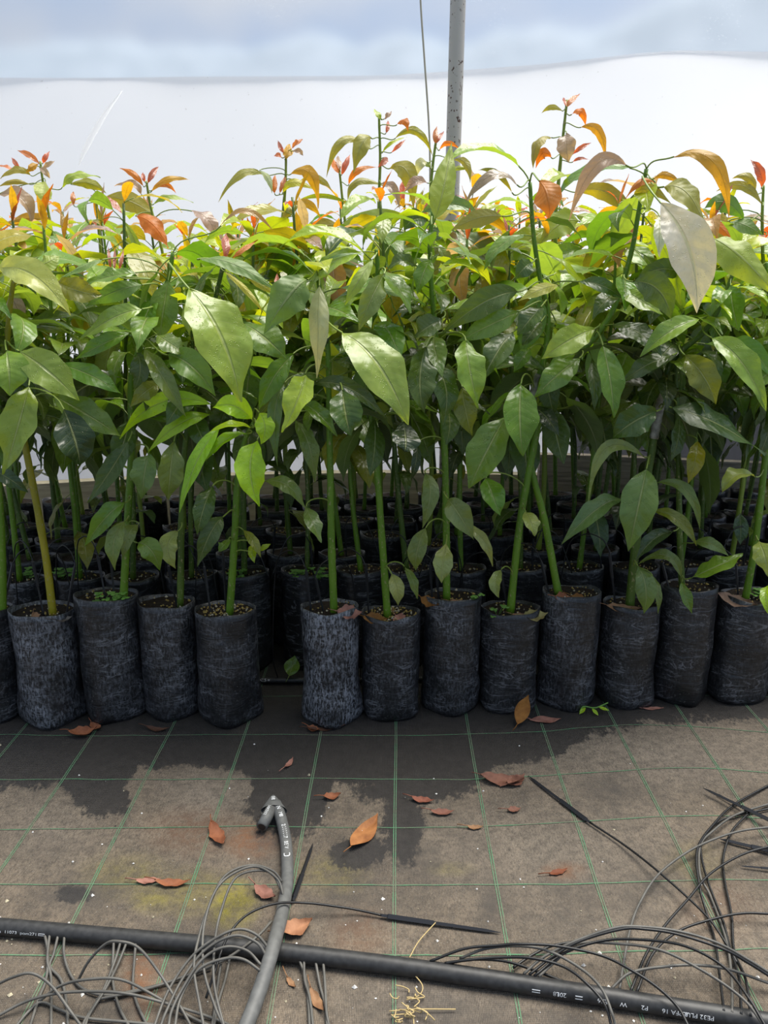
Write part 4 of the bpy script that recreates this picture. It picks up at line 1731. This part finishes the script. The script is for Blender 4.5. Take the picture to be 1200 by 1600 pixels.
HOSE_R = 0.0132
hose_path = gpath([(431, 1256, 0.030), (438, 1275, 0.026), (446, 1310, 0.016), (449, 1350, HOSE_R), (448, 1385, 0.015), (440, 1430, 0.028), (432, 1460, 0.042), (424, 1490, 0.048), (410, 1535, 0.038), (390, 1590, 0.026), (360, 1660, 0.016), (320, 1760, HOSE_R)], 7)
hc = hose_path[20]
hose_root = empty('grey_hose', (hc.x, hc.y, 0))
tag(hose_root, 'grey hose folded over at its end, crossing on top of the thick black pipe', 'hose')
tube_obj('hose_body', hose_path, HOSE_R, M['hose'], hose_root, 18, hose_root.location)


def folded_end():
    o3 = Vector(hose_root.location)
    # short folded-back stub, open at its end
    a, b = at_z(425, 1262, 0.030), at_z(409, 1292, 0.022)
    d = (b - a).normalized()
    path = [a, a.lerp(b, 0.5), b, b - d * 0.001, b - d * 0.02]
    V, F = tube_geo(path, [HOSE_R, HOSE_R, HOSE_R, HOSE_R * 0.66, HOSE_R * 0.6], 18, cap=True)
    link('folded_stub', raw_mesh('folded_stub', [v - o3 for v in V], F, [M['hose']]), hose_root)
    e = b + d * 0.0006  # black disc over the end stands for the shade in the hollow
    V, F = tube_geo([e - d * 0.0004, e], [HOSE_R * 0.68, HOSE_R * 0.68], 18)
    link('bore_shade', raw_mesh('bore_shade', [v - o3 for v in V], F, [M['stake']], False), hose_root)
    # flattened clamp sleeve holding both
    tip = at_z(427, 1246, 0.036)
    l, r_ = at_z(409, 1268, 0.028), at_z(447, 1268, 0.028)
    c = (l + r_) * 0.5
    V, F = [], []
    n = 20
    for f in range(7):
        q = f / 6
        cc = tip.lerp(c, q)
        hw = 0.006 + ((r_ - l).length * 0.5 - 0.006 + 0.003) * q ** 0.85
        hh = 0.006 + 0.0095 * q
        for k in range(n):
            t = 2 * math.pi * k / n
            V.append(cc + Vector((math.cos(t) * hw, 0, 0)) + Vector((0, 0.25, 0.97)) * math.sin(t) * hh)
    for f in range(6):
        for k in range(n):
            k2 = (k + 1) % n
            F.append((f * n + k, f * n + k2, (f + 1) * n + k2, (f + 1) * n + k))
    F.append(tuple(range(n)))
    link('clamp_sleeve', raw_mesh('clamp_sleeve', [v - o3 for v in V], F, [M['hose']]), hose_root)
    print_text(hose_root, '18', [tip, c], 0.012, 0.006, 0.012, 0.0, False)
    print_text(hose_root, 'HXD32', [a, b], HOSE_R, 0.006, 0.0095, 0.15, False)


folded_end()


def arc_len_y(path, py):
    s = 0.0
    for a, b in zip(path, path[1:]):
        if to_px(b)[1] >= py:
            return s
        s += (b - a).length
    return s


for body, py, sz in (('N', 1266, 0.013), ('M', 1275, 0.012), ('8', 1283, 0.012), ('2111117', 1296, 0.0125), ('BE V', 1326, 0.012), ('D', 1343, 0.020)):
    print_text(hose_root, body, hose_path, HOSE_R, arc_len_y(hose_path, py), sz, 0.0)

TUBES_MAIN = '''
69,1456,.02 75,1490,.012 72,1530 60,1562 45,1610
78,1456,.02 74,1500,.012 80,1530 80,1610
92,1456,.02 84,1490,.012 78,1510 95,1530 103,1560 107,1610
101,1457,.02 100,1490,.012 110,1522 130,1545 165,1555 210,1548 262,1535 330,1512
178,1462,.02 177,1490,.012 176,1530 185,1570 205,1610
191,1462,.02 180,1500,.012 160,1550 135,1590 126,1610
201,1464,.02 185,1505,.012 165,1545,.01 140,1585 130,1612
213,1465,.02 210,1500,.012 208,1540 215,1570 234,1610
-12,1542,.02 20,1527,.05 50,1521,.06 80,1540,.04 110,1580,.02 132,1610
122,1532,.01 140,1500,.05 165,1475,.08 185,1471,.09 215,1480,.08 245,1515,.05 280,1570,.02 302,1610
60,1565 95,1540,.03 140,1530,.05 190,1531,.05 240,1555,.02 300,1590 345,1610
-12,1592 40,1565,.02 90,1552,.03 150,1549,.04 200,1553,.04 250,1565,.02 330,1590 382,1612
20,1610 45,1580 65,1566 95,1578 130,1590 200,1597 250,1602
467,1498,.015 478,1530 482,1570 484,1612
475,1498,.015 476,1530,.01 484,1560,.01 490,1612
493,1502,.015 500,1540 508,1570 512,1612
505,1503,.015 508,1540,.01 510,1580,.01 516,1612
672,1502,.03 727,1482,.05 780,1477,.06 815,1475,.07 870,1478,.07 940,1493,.06 990,1518,.06 1030,1545,.05 1060,1575,.04 1080,1612,.03
718,1498,.03 760,1482,.05 815,1478,.06 860,1487,.06 910,1515,.06 940,1545,.06 955,1580,.05 964,1612,.03
695,1505,.03 730,1500,.04 780,1496,.05 830,1497,.06 880,1510,.06 915,1535,.06 945,1570,.05 958,1612,.03
705,1504,.03 740,1499,.03 790,1502,.03 840,1518,.02 890,1537,.015 930,1550,.01
818,1522,.03 850,1495,.04 900,1470,.06 960,1450,.08 1000,1448,.085 1060,1455,.08 1120,1473,.07 1170,1500,.05 1212,1526,.03
827,1523,.03 860,1497,.04 905,1471,.06 970,1452,.08 1010,1452,.085 1060,1460,.08 1130,1483,.07 1170,1505,.05 1210,1530,.03
835,1525,.03 880,1490,.04 940,1470,.05 1000,1468,.06 1070,1478,.06 1130,1510,.05 1170,1560,.05 1197,1605,.04
842,1526,.03 870,1500,.03 900,1475,.04 960,1474,.05 1030,1484,.06 1100,1518,.06 1160,1560,.05 1192,1600,.04
802,1512,.01 830,1493,.012 862,1478,.012 905,1470,.01
1131,1580,.03 1125,1530,.02 1117,1470 1105,1430 1092,1380,.015 1090,1325,.02 1120,1282,.012 1150,1255,.008 1210,1222
1144,1582,.03 1143,1530,.02 1135,1470 1110,1400 1094,1368,.015 1094,1322,.015 1112,1300,.015 1150,1273,.012 1212,1253
1158,1585,.03 1155,1530,.02 1140,1480 1130,1440 1107,1380,.01 1096,1338,.01 1098,1312,.01 1130,1280 1210,1262
1173,1588,.03 1165,1530,.02 1147,1485 1143,1430 1133,1380 1130,1340 1143,1300,.01 1170,1270,.01
968,1545,.02 975,1500,.02 985,1450,.02 1000,1410,.02 1030,1365,.02 1085,1325,.02 1150,1300,.02 1212,1291,.02
985,1550,.02 1010,1490,.02 1040,1445,.02 1075,1405,.02 1110,1365,.02 1160,1335,.02 1212,1320,.02
995,1550,.02 1020,1490,.02 1060,1455,.02 1110,1437,.02 1160,1427,.02 1212,1428,.02
955,1545,.02 985,1520,.03 1040,1510,.04 1090,1508,.04 1140,1515,.03 1212,1540,.02
'''
TUBES_HOSE = '''
441,1378,.03 425,1360,.05 390,1352,.07 350,1370,.08 325,1420,.07 312,1460,.06 303,1510,.05 312,1570,.03 320,1612,.02
443,1400,.03 432,1372,.05 395,1354,.08 345,1380,.09 320,1440,.07 318,1510,.05 335,1570,.03 354,1612,.02
442,1395,.03 420,1362,.06 370,1370,.08 345,1425,.07 335,1480,.06 335,1540,.04 352,1612,.02
420,1482,.05 400,1460,.07 370,1452,.08 330,1470,.07 295,1500,.05 262,1550,.03 238,1612,.02
417,1495,.05 400,1472,.07 365,1462,.08 320,1485,.06 285,1530,.04 260,1580,.03 248,1612,.02
408,1508,.05 385,1485,.06 350,1480,.07 315,1500,.06 285,1545,.04 268,1580,.03 262,1612,.02
407,1517,.05 380,1499,.06 350,1498,.06 310,1515,.05 282,1560,.03 272,1612,.02
424,1440,.03 400,1465,.035 350,1500,.02 290,1525,.015 230,1545,.01 150,1562
346,1500,.012 340,1540 335,1580 330,1612
360,1492,.012 352,1530 340,1570 333,1612
'''


def tubes(block, root, mat):
    for k, ln in enumerate(block.strip().split('\n')):
        spec = [tuple(float(v) for v in q.split(',')) for q in ln.split()]
        a, b = spec[-2], spec[-1]
        if b[0] > 1203 or b[1] > 1603:
            k2 = 90 / max(1.0, math.hypot(b[0] - a[0], b[1] - a[1]))
            spec.append((b[0] + (b[0] - a[0]) * k2, b[1] + (b[1] - a[1]) * k2, 0.006))
        m = mat
        if mat is M['tube'] and root is main_root and spec[0][0] > 650:
            m = M['tube_black'] if k % 3 else M['tube']
        tube_obj('drip_tube', gpath(spec, 8), 0.0026, m, root, 7, root.location)


tubes(TUBES_MAIN, main_root, M['tube'])
tubes(TUBES_HOSE, hose_root, M['tube'])


def ground_stake(px, r, label, tail=None, hgt=0.008):
    a, b = at_z(*px[0], hgt * 0.6), at_z(*px[1], hgt)
    root = empty('drip_stake', (a.x, a.y, 0))
    tag(root, label, 'drip stake', 'drip stakes lying on the ground cloth')
    V, F = stake_geo(a, b, r)
    o3 = Vector(root.location)
    link('spike', raw_mesh('spike', [v - o3 for v in V], F, [M['stake']], False), root)
    if tail:
        tube_obj('supply_tube', [b] + gpath([(*px[1], hgt)] + tail, 8)[1:], 0.0024, M['tube_black'], root, 7, o3)


ground_stake([(825, 1212), (922, 1285)], 0.0052, 'black drip stake lying alone on bare cloth with tube running down right', [(975, 1320, .01), (1030, 1363, .02), (1100, 1427, .02), (1133, 1472, .015), (1152, 1505, .01)])
ground_stake([(1098, 1231), (1212, 1286)], 0.0048, 'black drip stake pointing left above the tangle of tubes at the right edge', None, 0.02)
ground_stake([(1120, 1240), (1160, 1262)], 0.003, 'short thin black stake beneath the upper stake at the right edge')
ground_stake([(1125, 1311), (1214, 1332)], 0.0052, 'black drip stake half hidden under tubes at the right edge')
ground_stake([(1158, 1353), (1214, 1358)], 0.0026, 'thinnest short black stake lying lowest at the right edge')
ground_stake([(782, 1457), (596, 1430)], 0.0050, 'long black drip stake lying behind the thick pipe at centre', [(560, 1422, .012), (530, 1417, .02), (480, 1411, .03), (430, 1412, .05), (385, 1430, .06), (355, 1465, .06), (335, 1520, .04), (322, 1560, .02)])
ground_stake([(489, 1318), (457, 1408)], 0.0046, 'dull black stake lying close beside the folded grey hose')

# lateral pipe between the first two rows, seen in the gap
lat = [Vector((-1.6, 2.205, 0.013)), Vector((-0.8, 2.20, 0.013)), Vector((0, 2.205, 0.013)), Vector((0.9, 2.26, 0.013)), Vector((1.7, 2.33, 0.013))]
lat = [Vector(p) for p in catmull(lat, 6)]
lroot = empty('lateral_pipe', (0, 2.2, 0))
tag(lroot, 'thin black lateral pipe with white print on the ground in the gap', 'pipe')
tube_obj('pipe_body', lat, 0.0085, M['pipe'], lroot, 14, lroot.location)
print_text(lroot, 'ONII5 =', lat, 0.0085, arc_len(lat, 427), 0.013, 1.0)


# ------------------------------------------------------------------ fallen leaves, straw, weeds, crumbs
def curled_leaf(name, center, length, width, heading, col, label, seed, curl=0.5, tilt=0.0, roll=0.0, cat='leaf', group='dry leaves on the ground cloth', mat='dry', lobes=0.0):
    r = random.Random(seed)
    NU, NV = 12, 6
    V, UV, F = [], [], []
    for i in range(NU + 1):
        u = i / NU
        x = (u - 0.5) * length
        hw = 0.5 * width * max(leaf_profile(u), 0.03) * (1 + lobes * math.sin(u * 21 + seed))
        bend = curl * length * 0.28 * ((2 * u - 1) ** 2)
        for j in range(NV + 1):
            v = -1 + 2 * j / NV
            z = bend + hw * (0.55 * curl) * v * v + 0.05 * width * math.sin(u * 9 + v * 3 + seed) + lobes * 0.25 * width * noise.noise(Vector((u * 5, v * 2, seed)))
            V.append(Vector((x, hw * v, z + 0.003)))
            UV.append((u, 0.5 + 0.5 * v))
    for i in range(NU):
        for j in range(NV):
            a = i * (NV + 1) + j
            F.append((a, a + NV + 1, a + NV + 2, a + 1))
    off = len(V)
    s0 = V[NV // 2]
    pv, pf = tube_geo([s0 + Vector((0.003, 0, 0)), s0 + Vector((-0.010, 0.002, 0.002)), s0 + Vector((-0.022, 0.006, 0.0))], [0.0011, 0.001, 0.0012], 5)
    V += pv
    UV += [(0, .5)] * len(pv)
    F += [tuple(k + off for k in f) for f in pf]
    R = Matrix.Rotation(math.radians(heading), 3, 'Z') @ Matrix.Rotation(tilt, 3, 'Y') @ Matrix.Rotation(roll, 3, 'X')
    V = [R @ v for v in V]
    zmin = min(v.z for v in V)
    V = [v - Vector((0, 0, zmin)) for v in V]
    o = link(name, raw_mesh(name, V, F, [M[mat]], True, UV), None, center)
    o.color = (*col, 1)
    tag(o, label, cat, group)
    return o


def dcol(r, g, b, k=0.62):
    return tuple(x * k for x in s2l((r, g, b)))


RUST, BROWN, PINK, TAN, DARKB, GREY = dcol(178, 112, 76), dcol(158, 108, 48), dcol(196, 140, 122), dcol(178, 136, 98), dcol(112, 78, 60), dcol(130, 122, 112)
GROUND_LEAVES = [
    (130, 1147, 42, 22, 15, RUST, .9, 'curled rusty leaf in front of the third and fourth bags left of the gap'),
    (150, 1137, 24, 14, -40, RUST, .8, 'small rusty leaf scrap beside the curled rusty leaf by the bags'),
    (519, 1246, 28, 15, 15, RUST, .8, 'small rusty curled leaf lying above the folded hose end to its right'),
    (570, 1302, 56, 32, 62, dcol(206, 140, 84), .35, 'largest orange-brown leaf lying alone on the bare cloth at centre'),
    (340, 1307, 42, 22, -60, RUST, .6, 'narrow rusty leaf lying left of the folded hose end'),
    (232, 1377, 40, 12, 5, PINK, .5, 'pinkish torn leaf strip, left of the pair near the algae patch'),
    (270, 1381, 56, 14, 0, RUST, .6, 'rusty split leaf with long stalk, right of the pair near the algae patch'),
    (414, 1396, 40, 22, -35, PINK, .7, 'pinkish crumpled leaf touching the left side of the grey hose'),
    (463, 1452, 54, 30, 25, dcol(206, 150, 112), .7, 'pale tan curled leaf touching the right side of the grey hose'),
    (784, 1220, 68, 26, -8, dcol(150, 104, 86), .5, 'large crumpled brown leaf lying above the lone drip stake'),
    (806, 1222, 34, 22, 40, dcol(150, 104, 86), .6, 'crumpled brown leaf scrap next to the tip of the lone stake'),
    (660, 1251, 36, 13, -12, dcol(170, 106, 84), .6, 'upper of two small crumpled reddish leaves right of centre'),
    (691, 1270, 38, 13, 0, dcol(160, 108, 90), .6, 'lower of two small crumpled reddish leaves right of centre'),
    (852, 1124, 50, 17, 2, PINK, .12, 'flat pink leaf lying on the cloth before the fifth bag right of the gap'),
    (490, 1139, 22, 13, -25, RUST, .9, 'tiny rusty leaf at the foot of the first bag right of the gap'),
    (246, 1139, 40, 10, -8, DARKB, .6, 'dark twisted leaf remains at the foot of the second bag left of the gap'),
    (452, 1193, 16, 9, 70, PINK, .6, 'tiny pink leaf scrap above the folded hose end'),
    (742, 1293, 26, 9, 0, TAN, .6, 'small tan leaf crumb right of the largest orange-brown leaf'),
    (803, 1266, 22, 12, 10, dcol(150, 104, 86), .6, 'small brown scrap below the large crumpled leaf'),
    (872, 1362, 34, 10, 20, dcol(140, 78, 48), .3, 'thin rusty flake on the cloth below the lone drip stake'),
    (495, 1565, 34, 15, -60, TAN, .6, 'tan leaf scrap in front of the thick pipe beside four thin tubes'),
    (455, 1535, 20, 9, -50, TAN, .6, 'small tan scrap in front of the thick pipe right of the hose'),
    (510, 1137, 60, 9, 8, DARKB, .4, 'dark flat leaf remains at the foot of the second bag right of the gap'),
    (1020, 1105, 34, 8, 2, PINK, .1, 'pink leaf sliver at the foot of the seventh bag right of the gap'),
]
for k, (px, py, ln, wd, hd, c, cu, lab) in enumerate(GROUND_LEAVES):
    p = at_z(px, py + 2)
    zc = cam_depth(p)
    fore = 1.0 / (0.35 + 0.65 * abs(math.cos(math.radians(hd)))) if abs(hd) > 30 else 1
    p.z = mat_height(p.x, p.y) + 0.001
    curled_leaf('dry_leaf', p, ln / FPX * zc * fore, wd / FPX * zc * (1.15 if abs(hd) < 30 else 1.0), hd, c, lab, 70 + k, cu, 0.0, 0.0, lobes=0.0 if k in (3, 13) else 0.12)
# brown leaf leaning on a bag, green leaf in the gap
p = at_z(815, 1128)
curled_leaf('dry_leaf', p, 0.092, 0.042, 55, dcol(176, 118, 48), 'brown dry leaf propped against the fourth bag right of the gap', 31, 0.3, -0.75, 0.5)
p = at_z(458, 1066)
p.z = 0.02
curled_leaf('fallen_green_leaf', p, 0.066, 0.05, 70, PAL['mid'], 'small green fallen leaf on the thin pipe in the gap', 32, 0.3, -0.9, 0.2, group=None, mat='leaf')

BAG_LEAVES = [
    (1, 54, 945, 30, 12, -60, TAN, 'curled tan leaf on the soil at the left rim'), (1, 106, 946, 26, 9, 40, GREY, 'grey dry leaf on the soil right of the stem'),
    (5, 545, 952, 40, 20, 10, PINK, 'pale pinkish leaf on the soil behind the stem'), (6, 586, 945, 40, 16, 0, BROWN, 'brown leaf on the soil left of the stem'), (6, 626, 952, 26, 14, -60, PINK, 'pinkish leaf tip on the soil right of the stem'),
    (7, 655, 928, 36, 14, -40, BROWN, 'brown curled leaf over the left rim'), (7, 720, 945, 40, 10, 5, TAN, 'tan leaf along the front rim'),
    (8, 836, 934, 46, 16, 25, dcol(190, 178, 110), 'yellowish dry leaf at the right rim'), (8, 815, 948, 30, 9, -5, TAN, 'tan leaf on the soil right of the stem'),
    (9, 880, 932, 30, 15, 10, RUST, 'rusty leaf on the soil before the stem'), (9, 905, 933, 26, 12, -20, BROWN, 'brown leaf on the soil at the right'),
    (10, 972, 950, 56, 13, 2, TAN, 'long tan leaf along the front rim'), (12, 1152, 934, 60, 16, -35, dcol(176, 144, 120), 'large tan leaf lying over the left rim'),
]
for k, (i, px, py, ln, wd, hd, c, lab) in enumerate(BAG_LEAVES):
    f = FRONT[i]
    p = at_y(px, py, f['c'].y - f['rad'] * 0.45)
    zc = cam_depth(p)
    p.z = f['H'] - 0.020
    q = (px - 600) / FPX * zc
    p.x = max(f['c'].x - f['rad'] * 0.8, min(f['c'].x + f['rad'] * 0.8, q))
    curled_leaf('dry_leaf', p, ln / FPX * zc, wd / FPX * zc * 1.4, hd, c, f'{lab}, {BAGWORD[i]}', 130 + k, 0.5, 0.1, 0.5, group='dry leaves on the soil of the front bags', lobes=0.15)


def clover(px, py, Y, z, n, label, seed, size=0.0075):
    r = random.Random(seed)
    b = at_y(px, py, Y)
    root = empty('weed_seedling', (b.x, Y, z))
    tag(root, label, 'weed', 'small weeds in the bags')
    for k in range(n):
        a, q = r.uniform(0, 6.28), r.uniform(0.004, 0.028)
        h = r.uniform(0.010, 0.040)
        top = Vector((math.cos(a) * q, math.sin(a) * q * 0.7, h))
        V, F = tube_geo([Vector((0, 0, 0)), top * 0.5 + Vector((0, 0, 0.004)), top], 0.0006, 4)
        for m in range(3):
            t = a + m * 2.094
            c = top + Vector((math.cos(t), math.sin(t), 0.1)) * size * 0.8
            o = len(V)
            V.append(c + Vector((0, 0, 0.001)))
            for j in range(7):
                e = 2 * math.pi * j / 7
                V.append(c + Vector((math.cos(e) * size * 0.75, math.sin(e) * size * 0.75, -0.0015 + 0.001 * math.cos(2 * e))))
            F += [(o, o + 1 + j, o + 1 + (j + 1) % 7) for j in range(7)]
        link('sprig', raw_mesh('sprig', V, F, [M['weed']]), root)


F_ = FRONT
clover(182, 938, F_[2]['c'].y - 0.04, F_[2]['H'] - 0.02, 11, 'bright green clover at the foot of the third sapling left of the gap', 1, 0.009)
clover(160, 930, F_[2]['c'].y - 0.03, F_[2]['H'] - 0.02, 5, 'small clover sprig at the left rim of the third bag left of the gap', 2, 0.009)
clover(135, 945, F_[1]['c'].y, F_[1]['H'] - 0.02, 4, 'tiny weed at the right rim of the fourth bag left of the gap', 3)
clover(740, 940, F_[7]['c'].y - 0.03, F_[7]['H'] - 0.02, 5, 'small weed at the right of the third bag right of the gap', 4)
clover(778, 950, F_[8]['c'].y - 0.04, F_[8]['H'] - 0.02, 5, 'small weed left of the stem in the fourth bag right of the gap', 5)
clover(1180, 935, F_[12]['c'].y, F_[12]['H'] - 0.02, 8, 'green weed on the soil of the slumping bag', 6, 0.009)
for k, (px, py, lab) in enumerate(((38, 880, 'clover tuft behind the fourth bag left of the gap at its left'), (112, 878, 'clover tuft behind the fourth bag left of the gap at its right'), (372, 905, 'clover tuft behind the first bag left of the gap'), (466, 895, 'ragged weed tuft on the soil of the bag behind the gap'), (498, 880, 'green weed tuft behind the first bag right of the gap'), (100, 920, 'small clover just behind the rim of the fourth bag left of the gap'))):
    clover(px, py, 2.31, 0.31, 11, lab, 20 + k, 0.0085)


def sprig(label):
    p = at_z(925, 1106)
    root = empty('green_sprig', p)
    tag(root, label, 'weed')
    pts = [at_z(906, 1112, 0.004), at_z(912, 1104, 0.02), at_z(930, 1106, 0.016), at_z(950, 1098, 0.03)]
    V, F = tube_geo(catmull(pts, 6), 0.0022, 6)
    link('stalk', raw_mesh('stalk', [v - p for v in V], F, [M['weed']]), root)
    for a, b in (((925, 1107, .016), (935, 1118, .004)), ((915, 1105, .018), (905, 1116, .003)), ((935, 1105, .02), (952, 1110, .012))):
        A, B = at_z(*a), at_z(*b)
        path = [A.lerp(B, k / 6) for k in range(7)]
        V, UV, F = blade_geo(path, [Vector((0, -0.4, 1))] * 7, 0.012, 0.3, 0.02, 3, 6, 4, FLIP)
        o = link('leaf', raw_mesh('leaf_blade', [v - p for v in V], F, [M['leaf']], True, UV), root)
        o.color = (*PAL['lime'], 1)


sprig('green sprig fallen at the foot of the fifth bag right of the gap')


def straw_tuft():
    r = random.Random(12)
    p = at_z(638, 1572)
    root = empty('straw_tuft', p)
    tag(root, 'tuft of dried yellow straw in front of the thick pipe', 'straw')
    for k in range(16):
        cx, cy = 638 + r.uniform(-16, 22), 1575 + r.uniform(-35, 25)
        a, ln = r.uniform(0, 6.28), r.uniform(12, 38)
        pts = [(cx + math.cos(a + 0.5 * j * r.uniform(-1, 1)) * ln * j / 3, cy + math.sin(a + 0.4 * j) * ln * 0.7 * j / 3, 0.006 + 0.012 * r.random()) for j in range(4)]
        tube_obj('straw', gpath(pts, 5), 0.0011, M['straw'], root, 5, p)
    for spec in ([(608, 1580, .006), (650, 1577, .008), (712, 1577, .006)], [(640, 1496, .03), (655, 1470, .02), (682, 1440, .008)], [(645, 1520, .015), (660, 1540, .012), (655, 1555, .008), (635, 1562, .006)]):
        tube_obj('straw', gpath(spec, 6), 0.0011, M['straw'], root, 5, p)


straw_tuft()


def crumbs():
    r = random.Random(77)
    V, F, idx = [], [], []
    for _ in range(150):
        px, py = r.uniform(0, 1200), r.choice([r.uniform(1150, 1600), r.uniform(1380, 1600)])
        c = at_z(px, py)
        c.z = mat_height(c.x, c.y) + 0.001
        s = r.uniform(0.0008, 0.0032) if r.random() < 0.9 else 0.0048
        b = len(V)
        for d in ((1, 0, 0), (-1, 0, 0), (0, 1, 0), (0, -1, 0), (0, 0, 1), (0, 0, -0.3)):
            V.append(c + Vector(d) * s * r.uniform(0.6, 1.3))
        k = 0 if r.random() < 0.75 else 1
        for t in ((0, 2, 4), (2, 1, 4), (1, 3, 4), (3, 0, 4), (2, 0, 5), (1, 2, 5), (3, 1, 5), (0, 3, 5)):
            F.append(tuple(b + x for x in t))
            idx.append(k)
    o = link('perlite_crumbs', raw_mesh('perlite_crumbs', V, F, [M['perlite_white'], M['perlite']], False, None, idx))
    tag(o, 'white perlite crumbs scattered over the ground cloth', 'perlite', kind='stuff')


crumbs()
